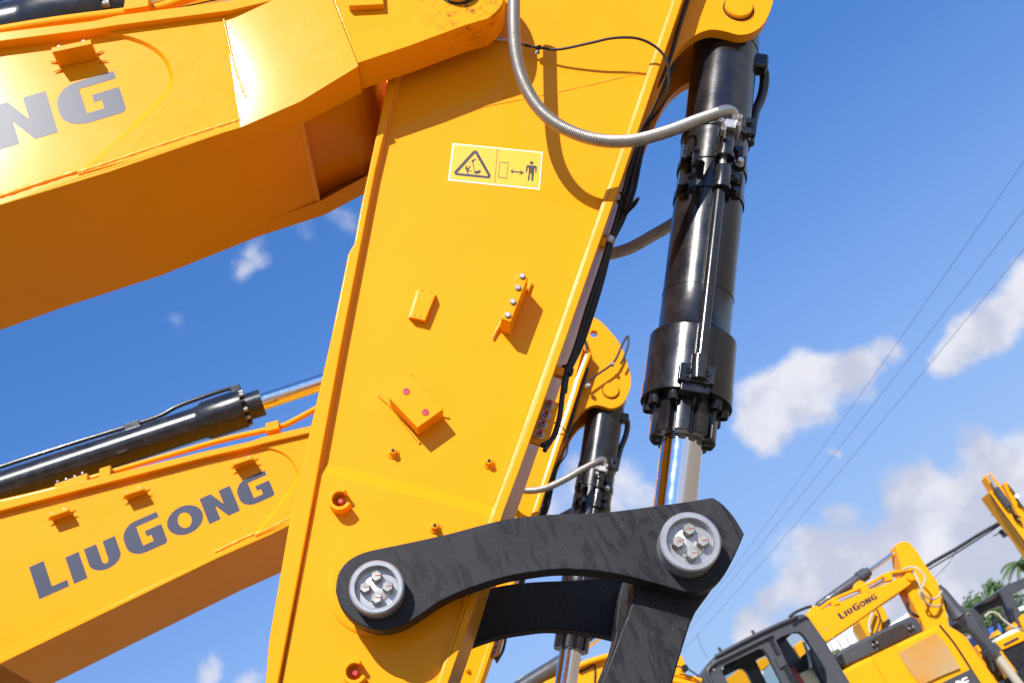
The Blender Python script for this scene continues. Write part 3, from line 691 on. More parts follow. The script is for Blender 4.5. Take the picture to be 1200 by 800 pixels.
MB().cyl(on(848, 183, 3.06), on(846, 200, 3.06), .011).build('swivel_neck', STEEL, bc)
# bands with bolted lugs
for v in (166, 204, 238):
    t = tc_(v); MB().lathe(CA, AX, [(t-.012, .1095), (t-.012, .1135), (t+.012, .1135), (t+.012, .1095)], 72, cap=False).build('band', BLACK, bc)
for (u, v) in ((801, 183), (797, 214)):
    c0 = on(u, v, 3.12); MB().box(c0, AX*.026, E1*.028, E2.normalized()*.008).build('lug', BLACK, bc, .002)
    c1 = on(u+14, v+2, 3.085); MB().box(c1, AX*.03, E1*.012, E2.normalized()*.010).build('lug', BLACK, bc, .002)
    for s in (-1, 1): MB().hexbolt(on(u+12, v+2+s*7, 3.08), (0.6, -1, 0), .009, .018).build('bolt', BLACK, bc)
for (u, v) in ((863, 180), (866, 192), (862, 212), (860, 226)):
    MB().hexbolt(on(u, v, 3.10), (.3, -1, .1), .0125, .02).build('bolt', BLACK if v != 192 else STEEL, bc)
    MB().box(on(u+2, v, 3.125), AX*.018, E1*.016, E2.normalized()*.014).build('lug', BLACK, bc, .002)
# steel elbow flange where the big hose ends
e0 = on(855, 151, 3.045)
MB().box(e0, AX*.017, E2.normalized()*.033, E1*.03).build('hose_flange', STEEL, bc, .005)
for (u, v) in ((845, 142), (867, 138), (848, 152), (865, 147)):
    MB().lathe(on(u, v, 3.0), (0.05, -1, .35), [(-.02, .0085), (.006, .0085), (.006, .005), (-.002, .0045)], 16).build('bolt', STEEL, bc)
hose('elbow', [(836, 134.5, 3.0), (846, 130, 3.01), (855, 129.5, 3.03), (860, 135, 3.045), (857, 147, 3.055)], .0165, STEEL, bc, 20)
MB().box(on(878, 150, 3.14), AX*.033, E2.normalized()*.022, E1*.012).build('lug', BLACK, bc, .003)
for v in (144, 156): MB().hexbolt(on(877, v, 3.125), (0, -1, 0), .0095, .012).build('bolt', BLACK, bc)
# return pipe on the right
hose('pipe', [(868, 66, 3.16), (882, 70, 3.2), (893, 78, 3.22), (896, 92, 3.24), (893, 112, 3.25), (885, 132, 3.24), (881, 150, 3.22), (878, 168, 3.2)], .017, BLACK, bc, 16)
MB().box(on(889, 76, 3.2), AX*.03, E2.normalized()*.03, E1*.03).build('pipe_elbow', BLACK, bc, .012)
# big steel-wrapped hose in front, its twin behind
def ribbed(pts, r, pitch, parent, mat=HOSE, name='hydraulic_hose'):
    q0 = [Vector(p) for p in crs([tuple(P(u, v, y)) for u, v, y in pts], 24)]
    L = [0]
    for a, b in zip(q0, q0[1:]): L.append(L[-1]+(b-a).length)
    step = pitch/4; n = int(L[-1]/step); out = []; j = 0
    for i in range(n+1):
        s = i*step
        while j < len(L)-2 and L[j+1] < s: j += 1
        f = (s-L[j])/max(1e-9, L[j+1]-L[j]); out.append(q0[j].lerp(q0[j+1], min(1, f)))
    prf = (1.0, 1.0, .975, .92)
    return MB().tube(out, r, 22, rf=lambda i: r*prf[i % 4]).build(name, mat, parent, 0, 80)
ribbed([(604, -40, 2.80), (602, 10, 2.79), (604, 60, 2.79), (614, 98, 2.80), (634, 130, 2.81), (662, 151, 2.82), (700, 164, 2.84), (740, 165, 2.88), (780, 155, 2.93), (815, 142, 2.975), (840, 133, 3.0)], .0195, .0048, ex)
ribbed([(668, 320, 3.47), (700, 302, 3.5), (735, 292, 3.5), (765, 276, 3.47), (795, 258, 3.42), (822, 236, 3.34)], .021, .0065, ex)

# ---- dog-bone link plates
topc = [(393, 692), (396, 672), (407, 657), (425, 647), (450, 641), (475, 636), (525, 625), (570, 613), (600, 606.5), (640, 602.5), (680, 601), (715, 599), (762, 593), (800, 588)]

botc = [(837, 685), (820, 693), (803, 693), (785, 688), (740, 676), (705, 669.5), (675, 667), (650, 667), (625, 670), (600, 674), (570, 682), (535, 695), (512, 707), (490, 722), (470, 733), (447, 738), (425, 733), (407, 720), (397, 706)]
link_o = crs(topc+[(834, 582.5)], 3)+crs([(837, 583), (848, 591), (861, 606), (872, 624.5)], 3)+crs([(872, 625.5), (866, 640), (859, 655), (849, 673), (837, 685)], 3)[:-1]+crs(botc, 3)
LN = 2.862
lp = MB().prism(XZ(link_o, LN), LN, LN+.062).build('link_plate', DUSTY, ex, .004)
lf = MB().prism(XZ(link_o, LN), mir(LN+.062), mir(LN)).build('link_plate', DUSTY, ex, .004)
def pin(u, v, ro, parent_n, parent_f, ny):
    c = P(u, v, ny)
    for par, yb, d in ((parent_n, LN, -1), (parent_f, mir(LN), 1)):
        h = LN-ny
        base = Vector((c.x, yb, c.z)); D = Vector((0, d, 0))
        MB().lathe(base, D, [(-.002, ro), (h-.004, ro), (h, ro-.004), (h, ro*.80), (h-.004, ro*.77), (h-.022, ro*.76), (h-.022, .002)], 64).build('pin_collar', COLLAR, par, 0)
        if d < 0:
            MB().lathe(base+D*(h-.0225), D, [(0, ro*.5), (.003, ro*.5), (.004, ro*.46)], 40).build('lock_plate', STEEL, par, 0)
        for k, (a, b) in enumerate(((.38, .92), (.92, -.38), (-.92, .38), (-.38, -.92))):
            w = ro*.41; p = base+D*(h-.019)+Vector((a*w, 0, b*w))
            MB().hexbolt(p, D, ro*.215, .020, False).build('bolt', BOLT, par)
            if d < 0: MB().box(p+D*.0202+Vector((.004, 0, -.001)), Vector((.006, 0, -.002)), Vector((0, .0004, 0)), Vector((.0003, 0, .001))).build('torque_mark', RED, par)
pin(441, 687, .0655, lp, lf, 2.815)
pin(809.5, 633.5, .0745, lp, lf, 2.80)
pr = P(809.5, 633.5, 2.80); pl_ = P(441, 687, 2.815)
MB().cyl((pr.x, LN+.06, pr.z), (pr.x, mir(LN+.06), pr.z), .05, 40).build('pin', STEEL, ex)
MB().cyl((pl_.x, LN+.06, pl_.z), (pl_.x, mir(LN+.06), pl_.z), .05, 40).build('pin', STEEL, ex)
# bucket link
bo = crs([(748, 640), (742, 682), (742, 695), (738, 712), (728, 738), (714, 775), (704, 800), (680, 860), (672, 905), (690, 940), (725, 950), (755, 930), (768, 880), (788, 800), (801, 755), (813, 720), (828, 698), (845, 672), (848, 640), (830, 610), (795, 600), (762, 612)], 4, True)
MB().prism(XZ(bo, 2.935), 2.935, 3.06).build('bucket_link', DUSTY, ex, .006)
MB().prism(XZ(bo, 2.935), mir(3.06), mir(2.935)).build('bucket_link', DUSTY, ex, .006)
wb = XZ([(718, 765), (788, 765), (760, 860), (690, 860)], 2.935)
MB().prism(wb, 3.05, mir(3.05)).build('link_web', DUSTY, ex, .006)
# bucket, mostly below the frame
bp = P(715, 905, 3.0); tipp = P(360, 935, 3.0)
bk = [(bp.x, bp.z), (bp.x-.05, bp.z+.12), (bp.x-.55, bp.z+.10), (bp.x-.75, bp.z-.05), (bp.x-.95, bp.z-.45), (bp.x-.85, bp.z-.9), (bp.x-.5, bp.z-1.15), (bp.x+.1, bp.z-1.2), (bp.x+.45, bp.z-.95), (bp.x+.2, bp.z-.3)]
bk = [(x, max(.08, z)) for x, z in bk]
MB().prism(bk[:9], 2.55, mir(2.55)).build('bucket', DUSTY, ex, .02)

# ================================================================== SECOND EXCAVATOR, a twin parked behind
done = {}
EY = 3.40
sh = P(716, 457, 3.05+EY)-P(866, 8, 3.05)
ex2 = copy_tree(ex, None, done)
ex2.location = ex.location+Vector((sh.x, EY, sh.z))
ex2['label'] = 'yellow excavator right behind the nearest one, its boom with dark letters crossing the lower left'
for nm in ('boom', 'arm_cylinder'):
    o = done[nm]
    # move of the boom: p -> rot(p-mA)+mB about the y axis, in world coordinates, written in the parent's frame
    Mw = Matrix.Translation(Vector((mB.real, EY, mB.imag))) @ Matrix.Rotation(-th, 4, 'Y') @ Matrix.Translation(Vector((-mA.real, 0, -mA.imag)))
    if nm == 'boom': Mw = Mw @ Matrix.Translation(Vector((0, 2.86, 0))) @ Matrix.Diagonal((1, 1.13, 1, 1)) @ Matrix.Translation(Vector((0, -2.86, 0)))
    o.matrix_local = Matrix.Translation(-ex2.location) @ Mw @ Matrix.Translation(ex.location)


ORG = ex2.location.copy()
for pts in ([(680, 385), (686, 402), (688, 418), (687, 437), (684, 448), (676, 470), (668, 495), (664, 510)], [(686, 449), (698, 440), (714, 429), (722, 420), (730, 402), (735, 394), (736.5, 398), (735, 408), (730, 421), (727, 426)]):
    MB().tube(crs([tuple(P(u, v, 6.40)) for u, v in pts], 6), .007, 8).build('cable', RUBBER, ex2, 0, 60)
for u, v in ((717, 427), (689, 452)): MB().hexbolt(P(u, v, 6.40), (0, -1, 0), .012, .02).build('bolt', BOLT, ex2)
# ================================================================== YARD BEHIND
def q_(pts, y): return XZ(pts, y)
def slab(name, pts, y0, y1, mat, parent, bevel=.01): return MB().prism(XZ(pts, y0), y0, y1).build(name, mat, parent, bevel)
def pipe_(name, pts, y, r, mat, parent, sub=6, n=8):
    q = crs([tuple(P(u, v, y)) if len(p) == 2 else tuple(P(u, v, p[2])) for p in pts for u, v in (p[:2],)], sub)
    return MB().tube(q, r, n).build(name, mat, parent, 0, 60)
def base(u, v, y): p = P(u, v, y); return Vector((p.x, y, 0))

# ---- excavator with the charcoal cab, right of the linkage
Y5 = 13.0
ORG = base(1010, 830, Y5+1.3)
e5 = thing('excavator', 'yellow excavator with a charcoal cab and black vented engine cover at the lower right', 'excavator', ORG, 'yellow excavators parked in rows')
cabo = [(822, 789), (829, 777), (838, 768), (848, 761.5), (870, 750), (905, 733), (933, 720.5), (941, 719), (947, 722), (968, 752), (1000, 806), (1015, 835), (1040, 880), (905, 950), (862, 868)]
win1 = [(845.5, 785), (850, 778), (872, 768), (888, 760), (894, 760), (899, 765), (915, 797), (930, 826), (880, 852), (862, 816)]
win2 = [(909.5, 750), (915, 746), (930, 740), (937, 740), (942, 744), (958, 768), (968, 784), (970, 797), (966, 806), (945, 818), (930, 792)]
holes('cab', [XZ(cabo, Y5), XZ(win1, Y5), XZ(win2, Y5)], Y5, Y5+.08, CABGREY, e5, .012)
cab = [o for o in e5.children if o.name.startswith('cab')][0]
holes('cab', [XZ(cabo, Y5), XZ(win1, Y5), XZ(win2, Y5)], Y5+1.05, Y5+1.13, CABGREY, e5, .012)
roofo = XZ([(822, 789), (829, 777), (838, 768), (848, 761.5), (870, 750), (905, 733), (933, 720.5), (941, 719), (947, 722)], Y5); roofi = XZ([(828, 792), (834, 781), (842, 773), (850, 767.5), (872, 756), (906, 739), (933, 727), (940, 725), (943, 728)], Y5)
MB().prism(roofo+roofi[::-1], Y5+.079, Y5+1.051).build('roof', CABGREY, e5, .01)
slab('rear_wall', [(962, 748), (968, 752), (1015, 835), (1008, 838)], Y5+.078, Y5+1.052, CABGREY, e5)
for k_, w in enumerate((win1, win2)):
    c = (sum(p[0] for p in w)/len(w), sum(p[1] for p in w)/len(w)); w2 = [(c[0]+(p[0]-c[0])*1.02, c[1]+(p[1]-c[1])*1.02) for p in w]
    for yy_ in (Y5+.035, Y5+1.09): MB().prism(XZ(w2, Y5+.035), yy_, yy_+.006).build('window_pane', GLASS, cab, 0)
# raised frames, rails, handles, bolts of the cab side
pipe_('frame_tube', [(834, 800), (829, 786), (838, 776), (850, 770), (880, 755), (905, 743)], Y5-.02, .022, CABGREY, cab)
pipe_('gutter', [(838, 769), (870, 751.5), (905, 734.5), (934, 722)], Y5-.02, .02, CABGREY, cab)
for u, v in ((845, 763), (884, 743)):
    p = P(u, v, Y5+.02); MB().cyl(p, p+Vector((0, 0, .05)), .018, 10).build('roof_bolt', CABGREY, cab)
for u, v in ((836, 775), (840.5, 777), (836.5, 784.5), (846.5, 783), (852, 770.5), (968, 737), (976, 748)):
    MB().lathe(P(u, v, Y5-.005), (0, -1, 0), [(0, .012), (.012, .012)], 10).build('bolt', BOLT, cab)
slab('lock_box', [(908, 770), (917, 766), (922, 778), (914, 783)], Y5-.03, Y5, CABGREY, cab, .008)
slab('pillar_trim', [(898, 745), (903, 743), (948, 824), (942, 828)], Y5-.012, Y5-.001, BLACK, cab, .004)
slab('headliner_panel', [(848, 783), (863, 774), (866, 778), (850, 789)], Y5+.3, Y5+.32, BLACK, e5)
# front of the cab, seen edge-on at its left
slab('windscreen_frame', [(819, 793), (823, 789), (862, 868), (856, 872)], Y5+.10, Y5+1.04, CABGREY, e5, .004)
# seat and things in the cab
slab('seat', [(934, 790), (952, 781), (968, 808), (945, 820)], Y5+.45, Y5+.9, BEIGE, e5, .03)
slab('seat_belt', [(927, 782), (931, 780), (946, 804), (941, 807)], Y5+.44, Y5+.5, RED, e5, .01)
pipe_('control_lever', [(942, 752), (948, 770), (950, 782)], Y5+.4, .018, WHITEP, e5)
# upper body and hood
hood = XZ([(985, 786), (1003, 776), (1025, 766), (1050, 754), (1075, 742), (1095, 733), (1104, 730), (1113, 731.5), (1124, 738), (1133, 744), (1138, 751), (1152, 772), (1172, 800), (1215, 868), (1120, 920), (1040, 960), (1015, 840)], Y5+.1)
MB().prism(hood, Y5+.1, Y5+2.5).build('body', YFAR, e5, .05, seg=4)
bd = [o for o in e5.children if o.name.startswith('body')][0]
slab('hood_panel', [(1021, 768.5), (1051, 754.5), (1072, 790), (1100, 840), (1070, 856), (1044, 808)], Y5+.085, Y5+.1, YFAR, bd, .006)
slab('vent_panel', [(1052.5, 764), (1060, 760), (1096, 741), (1107, 752), (1126, 782.5), (1107, 790), (1087, 799), (1080, 803), (1066, 786)], Y5+.07, Y5+.1, MESHP, bd, .006)
pipe_('panel_seam', [(1101, 732), (1106, 738), (1118, 753), (1130, 771), (1142, 790), (1160, 818)], Y5+.095, .012, HOLE, bd, n=6)
pipe_('panel_seam', [(1021, 768), (1028, 776), (1038, 790), (1050, 812)], Y5+.095, .008, HOLE, bd, n=6)
slab('name_panel', [(1098, 802), (1138, 783), (1160, 818), (1118, 838)], Y5+.07, Y5+.09, CABGREY, bd, .003)
# the two characters that show on it
def dec_(pts): return XZ([(1090+a/20, 760+b/20) for a, b in pts], Y5+.068)
holes('letter', [dec_([(590, 752), (660, 735), (725, 745), (760, 800), (790, 870), (760, 925), (660, 975)]), dec_([(640, 790), (690, 775), (715, 800), (745, 870), (715, 895), (675, 910)])], Y5+.066, Y5+.07, WHITEP, bd)
holes('letter', [dec_([(725, 700), (860, 645), (878, 680), (775, 722), (795, 765), (895, 725), (912, 760), (815, 800), (840, 850), (950, 805), (965, 840), (825, 900)])], Y5+.066, Y5+.07, WHITEP, bd)
# black engine cover with two rows of slots
cov = [(977, 767), (985, 761), (1000, 753), (1009, 749), (1042, 732.5), (1066, 721.5), (1071, 721), (1076, 724.5), (1084, 739), (1050, 754), (1020, 768), (988, 782.5)]
MB().prism(XZ(cov, Y5+.25), Y5+.25, Y5+1.5).build('engine_cover', CABGREY, e5, .04, seg=3)
ec = [o for o in e5.children if o.name.startswith('engine_cover')][0]
for k in range(10):
    for (ua, va, ub, vb, w, h) in ((1027, 748.5, 1059, 733.5, 1.25, 2.3), (1031, 756, 1064, 741, 1.35, 3.3)):
        u = ua+(ub-ua)*k/9; v = va+(vb-va)*k/9
        slab('vent_slot', [(u-w-1.2, v-h*1.2), (u+w-1.0, v-h*1.2-.9), (u+w+1.2, v+h*1.2-.9), (u-w+1.0, v+h*1.2)], Y5+.240, Y5+.26, HOLE, ec, 0)
for (u, v) in ((1024, 754), (1067, 736), (1024, 752), (1066, 733)):
    MB().lathe(P(u, v, Y5+.25), (0, -1, 0), [(0, .03), (.02, .03)], 12).build('bolt', HOLE, ec)
for (u, v) in ((1022.5, 755), (1027, 752.5), (1065, 736), (1069.5, 734)):
    MB().lathe(P(u, v, Y5+.22), (0, -1, 0), [(0, .014), (.02, .012)], 12).build('bolt', BOLT, ec)
slab('step_box', [(977, 770), (987, 765), (990, 774), (985, 779)], Y5+.2, Y5+.5, BLACK, e5)
# boom
bo5 = [(945, 722), (952, 718), (980, 706.5), (1014, 693), (1040, 682.5), (1062, 673.5), (1069, 671.5), (1073, 675), (1071, 681), (1061, 689), (1034, 707), (1006, 727), (990, 738), (969, 752), (960, 744)]
MB().prism(XZ(bo5+[(975, 775)], Y5+1.25)[:-1], Y5+1.25, Y5+1.68).build('boom', YFAR, e5, .015)
b5 = [o for o in e5.children if o.name.startswith('boom')][0]
slab('pivot_bracket', [(945, 724), (948, 715), (953, 709.5), (958, 709), (962, 712), (964, 716)], Y5+1.3, Y5+1.6, YFAR, b5)
slab('cylinder_bracket', [(1000, 690), (1002, 683), (1008, 679), (1013, 681), (1016, 686)], Y5+1.35, Y5+1.6, YFAR, b5)
pipe_('oil_pipe', [(957, 716), (975, 703), (995, 694), (1020, 683), (1040, 672), (1060, 668.5), (1070, 667)], Y5+1.3, .022, YFAR, b5)
pipe_('oil_pipe', [(966, 714.5), (990, 704), (1010, 695), (1030, 684), (1045, 675), (1056, 672)], Y5+1.35, .022, PALEG, b5)
for u, v in ((978, 707), (1013, 692), (1040, 677)):
    MB().box(P(u, v, Y5+1.3), Vector((.05, 0, -.012)), Vector((0, .05, 0)), Vector((.01, 0, .04))).build('pipe_clamp', YFAR, b5, .005)
pc5 = P(1067.5, 675, Y5+1.22); MB().lathe(pc5, (0, 1, 0), [(0, .05), (.05, .065)], 24).build('pin', YFAR, b5)
s0, s1 = P(985.5, 725.5, Y5+1.25), P(1028.5, 700.5, Y5+1.25)
an = math.degrees(math.atan2(s1.z-s0.z, s1.x-s0.x))
lettering((s1.x, s1.z), an, (s1-s0).length/1226, Y5+1.249, b5, .002, INK)
cy = MB(); a5, c5 = P(957, 711, Y5+1.46), P(1017, 670, Y5+1.46); d5 = (c5-a5).normalized(); L5 = (c5-a5).length
cy.lathe(a5, d5, [(0, .03), (.03, .05), (L5-.16, .062), (L5-.15, .078), (L5-.03, .078), (L5-.03, .06), (L5+.02, .055), (L5+.02, .03)], 24).build('arm_cylinder', CABGREY, e5, 0)
MB().cyl(c5, P(1053, 644, Y5+1.46), .024, 14).build('rod', CHROME, e5)
# arm
arm5 = crs([(1049.5, 640), (1051, 637), (1057, 634.3), (1063, 634.3), (1069, 638.5), (1076, 647), (1082, 657), (1090, 669), (1099, 681)], 3)+[(1100, 686), (1106, 705), (1112, 728), (1118, 760), (1092, 770), (1085, 738), (1073, 713), (1060, 687), (1056, 664), (1052, 648)]
MB().prism(XZ(arm5, Y5+1.33), Y5+1.33, Y5+1.60).build('arm', YFAR, e5, .012)
a5_ = [o for o in e5.children if o.name.startswith('arm') and 'cyl' not in o.name][0]
pipe_('hose', [(1058, 667, Y5+1.25), (1068, 664, Y5+1.15), (1077, 667, Y5+1.1), (1084, 677, Y5+1.1), (1081, 687, Y5+1.1), (1078, 695, Y5+1.1), (1084, 704, Y5+1.15), (1094, 710, Y5+1.2), (1103, 708.5, Y5+1.28)], 0, .013, PALEG, a5_)
pipe_('hose', [(1070, 668, Y5+1.2), (1076, 680, Y5+1.1), (1082, 694, Y5+1.08), (1090, 701, Y5+1.12), (1098, 700, Y5+1.2), (1103.5, 692, Y5+1.28)], 0, .013, PALEG, a5_)
pipe_('hose', [(1064, 706, Y5+1.35), (1064.5, 713, Y5+1.3), (1070, 719, Y5+1.25), (1076, 722, Y5+1.3)], 0, .02, RUBBER, a5_)
ca5, cb5, cc5 = P(1098, 687, Y5+1.46), P(1124, 722, Y5+1.46), P(1172, 790, Y5+1.2)
MB().lathe(ca5, cb5-ca5, [(0, .05), (.08, .075), ((cb5-ca5).length*.7, .09), ((cb5-ca5).length, .12), ((cb5-ca5).length+.03, .05)], 20).build('bucket_cylinder', CABGREY, e5)
# bucket rams folded beyond the hood
m0, m1, m2 = P(1126, 722, Y5+2.9), P(1167, 766, Y5+2.9), P(1187, 792, Y5+2.9)
MB().lathe(m0, m1-m0, [(0, .05), (.03, .08), ((m1-m0).length*.8, .08), ((m1-m0).length*.82, .105), ((m1-m0).length, .105), ((m1-m0).length, .05)], 20).build('boom_cylinder', CABGREY, e5)
MB().cyl(m1, m2+(m2-m1)*.5, .06, 18).build('rod', PALEG, e5)
slab('link_arm', [(1121, 716), (1129, 720), (1134, 729), (1128, 736), (1119, 730)], Y5+2.2, Y5+2.6, BLACK, e5)
pipe_('mirror_arm', [(925, 722.5), (933, 716.5), (945, 711.5), (951, 710)], Y5-.1, .016, RUBBER, e5)
# tracks beneath, below the frame
for yy_ in (Y5+.1, Y5+2.0):
    f_ = P(1010, 830, Y5+1.3).x
    MB().prism([(f_-1.9, .35), (f_-1.6, .02), (f_+1.6, .02), (f_+1.9, .35), (f_+1.7, .85), (f_-1.7, .85)], yy_, yy_+.5).build('track', BLACK, e5, .08)

# ---- arm and hoses of another machine between that boom and the hood
ORG = base(1030, 800, 17.5)
e6 = thing('excavator', 'yellow excavator arm with looped hoses, seen under the lettered boom of the charcoal-cab machine', 'excavator', ORG, 'yellow excavators parked in rows')
MB().prism(XZ([(1006.5, 727.5), (1015, 720), (1031, 707), (1036, 711), (1041, 722), (1040.5, 733), (1046, 760), (1030, 790), (1022, 755)], 17.5), 17.5, 17.9).build('arm', YFAR, e6, .02)
pipe_('hose', [(1024, 713), (1021, 722), (1018.5, 731), (1020, 741)], 17.4, .022, PALEG, e6)
pipe_('hose', [(1027, 713), (1031, 722), (1030, 732), (1026, 742)], 17.4, .014, RUBBER, e6)
slab('cover_box', [(1038, 726), (1043, 724), (1044, 731), (1040, 734)], 17.3, 17.5, RUBBER, e6)

# ---- white truck body behind it
ORG = base(990, 800, 21)
tr_ = thing('box_truck', 'white box body of a truck seen under the lettered boom, above the black engine cover', 'truck', ORG)
MB().prism(XZ([(962, 753), (980, 742), (1010, 727), (1030, 717), (1055, 760), (1040, 800), (1000, 820)], 21), 21, 23).build('cargo_box', WHITEP, tr_, .03)
for k in range(4):
    u = 972+k*9; v = 753-k*5
    pipe_('side_rib', [(u, v), (u+14, v+26)], 20.98, .012, BOLT, tr_, 1, 6)
slab('side_stripe', [(974, 763), (983, 759), (986, 764), (977, 768)], 20.98, 21, LEAF, tr_, 0)
c_ = P(1000, 900, 21)
for dx in (-1.2, 1.3):
    MB().lathe((c_.x+dx, 20.9, .5), (0, 1, 0), [(0, .2), (0, .5), (.25, .5), (.25, .2)], 24).build('wheel', RUBBER, tr_)

# ---- long low building with green-grey cladding
ORG = base(1060, 760, 60)
bl = thing('building', 'low green-grey building glimpsed above the engine cover, left of the yellow arm', 'building', ORG)
pp_ = P(1060, 722, 60)
zt = P(1060, 719, 60).z
MB().prism([(pp_.x-1.6, 0), (pp_.x-1.6, zt-.35), (pp_.x+.9, zt), (pp_.x+.9, 0)], 60, 70).build('wall', GREENG, bl, 0)
MB().prism([(pp_.x-1.8, zt-.42), (pp_.x-1.8, zt-.22), (pp_.x+1.1, zt+.05), (pp_.x+1.1, zt-.15)], 59.8, 70.2).build('roof', WHITEP, bl, 0)
for dx in (-1.3, -.2):
    MB().prism([(pp_.x+dx, zt-1.6), (pp_.x+dx, zt-.8), (pp_.x+dx+.9, zt-.75), (pp_.x+dx+.9, zt-1.6)], 59.9, 60.05).build('window', GLASS, bl, 0)

# ---- machine low in the middle, behind the black links
ORG = base(720, 900, 12.5)
e7 = thing('excavator', 'yellow excavator mostly hidden behind the black bucket links at the bottom centre', 'excavator', ORG, 'yellow excavators parked in rows')
MB().prism(XZ([(590, 826), (640, 797), (671, 783), (682, 775), (704, 767.5), (740, 757), (792, 758), (790, 790), (800, 850), (720, 860), (600, 850)], 12.2), 12.2, 12.9).build('boom', YFAR, e7, .02)
b7 = [o for o in e7.children][0]
pipe_('oil_pipe', [(676, 781), (690, 775), (706, 770), (730, 764)], 12.15, .03, YFAR, b7)
pipe_('panel_seam', [(678, 787), (690, 782), (697, 778), (697, 800)], 12.19, .01, HOLE, b7, 2)
a7, c7 = P(600, 812, 12.5), P(676, 765, 12.5)
MB().lathe(a7, c7-a7, [(0, .085), ((c7-a7).length, .085)], 24).build('arm_cylinder', CABGREY, e7)
pipe_('pipe', [(607, 797), (620, 790), (643, 777)], 12.5, .02, BOLT, e7)
MB().cyl(P(672, 768, 12.5), P(712, 739, 12.5), .03, 16).build('rod', CHROME, e7)
MB().prism(XZ(crs([(788, 800), (789, 784), (791, 772), (795, 767.5), (799, 768), (802, 774), (804, 783), (802, 792), (800, 806)], 3)+[(790, 830)], 12.1), 12.1, 12.6).build('arm', YFAR, e7, .01)
pipe_('oil_pipe', [(788, 789), (800, 791.5), (814, 795), (822, 797)], 11.9, .024, YFAR, e7)
pipe_('oil_pipe', [(786, 797), (800, 799), (816, 803)], 11.9, .03, YFAR, e7)
pipe_('steel_pipe', [(800, 795), (806, 796.5), (816, 799)], 11.95, .02, WHITEP, e7)
pipe_('cable', [(792, 780), (803, 782), (812, 787), (819, 792)], 11.8, .008, RUBBER, e7)
MB().lathe(P(801, 784.5, 11.9), (0, -1, 0), [(0, .03), (.1, .035), (.12, .02)], 16).build('hose_joint', BLACK, e7)

# ---- yellow parts seen through the cab glass
ORG = base(900, 830, 18)
e8 = thing('excavator', 'yellow excavator boom and brackets seen through the windows of the charcoal cab', 'excavator', ORG, 'yellow excavators parked in rows')
slab('boom', [(850, 796), (864, 785), (873, 777), (880, 778), (896, 768.5), (904, 776), (899, 781), (890, 788), (894, 805), (880, 835), (850, 830)], 18, 18.5, YFAR, e8, .02)
slab('bracket', [(930.5, 756), (939.5, 749), (946, 762), (949, 784), (940, 775)], 18, 18.3, YFAR, e8, .02)
slab('arm', [(828, 798), (838, 782), (846, 800), (850, 830), (838, 830)], 18.6, 19, YFAR, e8, .02)
pipe_('hose', [(875, 777), (882, 790), (886, 805)], 17.9, .02, RUBBER, e8)
pipe_('hydraulic_pipe', [(893, 786), (894, 800), (898, 812)], 17.9, .03, WHITEP, e8)

# ---- raised boom at the right edge
Y9 = 26
ORG = base(1230, 760, Y9)
e9 = thing('excavator', 'raised yellow excavator boom with a grey cylinder at the right edge beside the cables', 'excavator', ORG, 'yellow excavators parked in rows')
slab('boom', [(1158.5, 576), (1162, 574.5), (1166, 575), (1172, 584), (1183, 596), (1196, 606), (1240, 668), (1226, 672), (1200, 632)], Y9, Y9+.5, YFAR, e9, .02)
slab('boom_side', [(1176, 565.5), (1179, 563.5), (1182, 566), (1192, 582), (1201, 598), (1240, 650), (1236, 668), (1204, 622), (1190, 596)], Y9+.5, Y9+.7, YFAR, e9, .02)
slab('arm_tip', [(1155, 558), (1157, 555), (1161, 553.2), (1164, 556), (1171, 566), (1178, 577), (1184, 590), (1178, 594), (1166, 577)], Y9+.1, Y9+.4, YFAR, e9, .02)
MB().cyl(P(1158.5, 556, Y9-.1), P(1168, 573, Y9-.1), .04, 14).build('rod', COLLAR, e9)
MB().lathe(P(1166, 571, Y9-.1), P(1182, 593, Y9-.1)-P(1166, 571, Y9-.1), [(0, .05), (.02, .085), (.5, .085), (.52, .05)], 18).build('cylinder', CABGREY, e9)
pipe_('hose', [(1180, 590), (1186, 598), (1190, 606), (1197, 612)], Y9-.1, .03, RUBBER, e9)
pipe_('hose', [(1184, 592), (1188, 602), (1196, 606)], Y9-.15, .025, RUBBER, e9)
pipe_('hose', [(1181, 568), (1188, 577), (1194, 588), (1204, 600)], Y9+.4, .02, RUBBER, e9)
MB().lathe(P(1191, 581.5, Y9+.3), (0, -1, 0), [(0, .05), (.05, .05)], 12).build('work_light', WHITEP, e9)
pipe_('edge_strip', [(1160, 578), (1175, 600), (1198, 632), (1224, 672)], Y9-.02, .018, HOLE, e9)

# ---- machine at the far right: cab frame above, engine box below
Y10 = 17
ORG = base(1210, 790, Y10)
e10 = thing('excavator', 'excavator at the right edge with a dark cab frame over a small yellow engine box', 'excavator', ORG, 'yellow excavators parked in rows')
cab10 = [(1173, 690), (1177, 686), (1196, 678), (1216, 668), (1250, 740), (1225, 752), (1206, 760), (1190, 724)]
w10 = [(1186, 697), (1192, 692), (1212, 684), (1234, 738), (1212, 748), (1202, 730)]
holes('cab', [XZ(cab10, Y10), XZ(w10, Y10)], Y10, Y10+.1, CABGREY, e10, .01)
holes('cab', [XZ(cab10, Y10), XZ(w10, Y10)], Y10+1.2, Y10+1.3, CABGREY, e10, .01)
MB().prism(XZ(w10, Y10+.04), Y10+.04, Y10+.05).build('window_pane', GLASS, e10, 0)
slab('roof', [(1173, 690), (1177, 686), (1196, 678), (1216, 668), (1218, 672), (1197, 682), (1179, 690)], Y10+.1, Y10+1.2, CABGREY, e10)
slab('cab_panel', [(1194, 724), (1198, 719), (1206, 716), (1216, 740), (1204, 748), (1199, 735)], Y10-.05, Y10, YFAR, e10, .01)
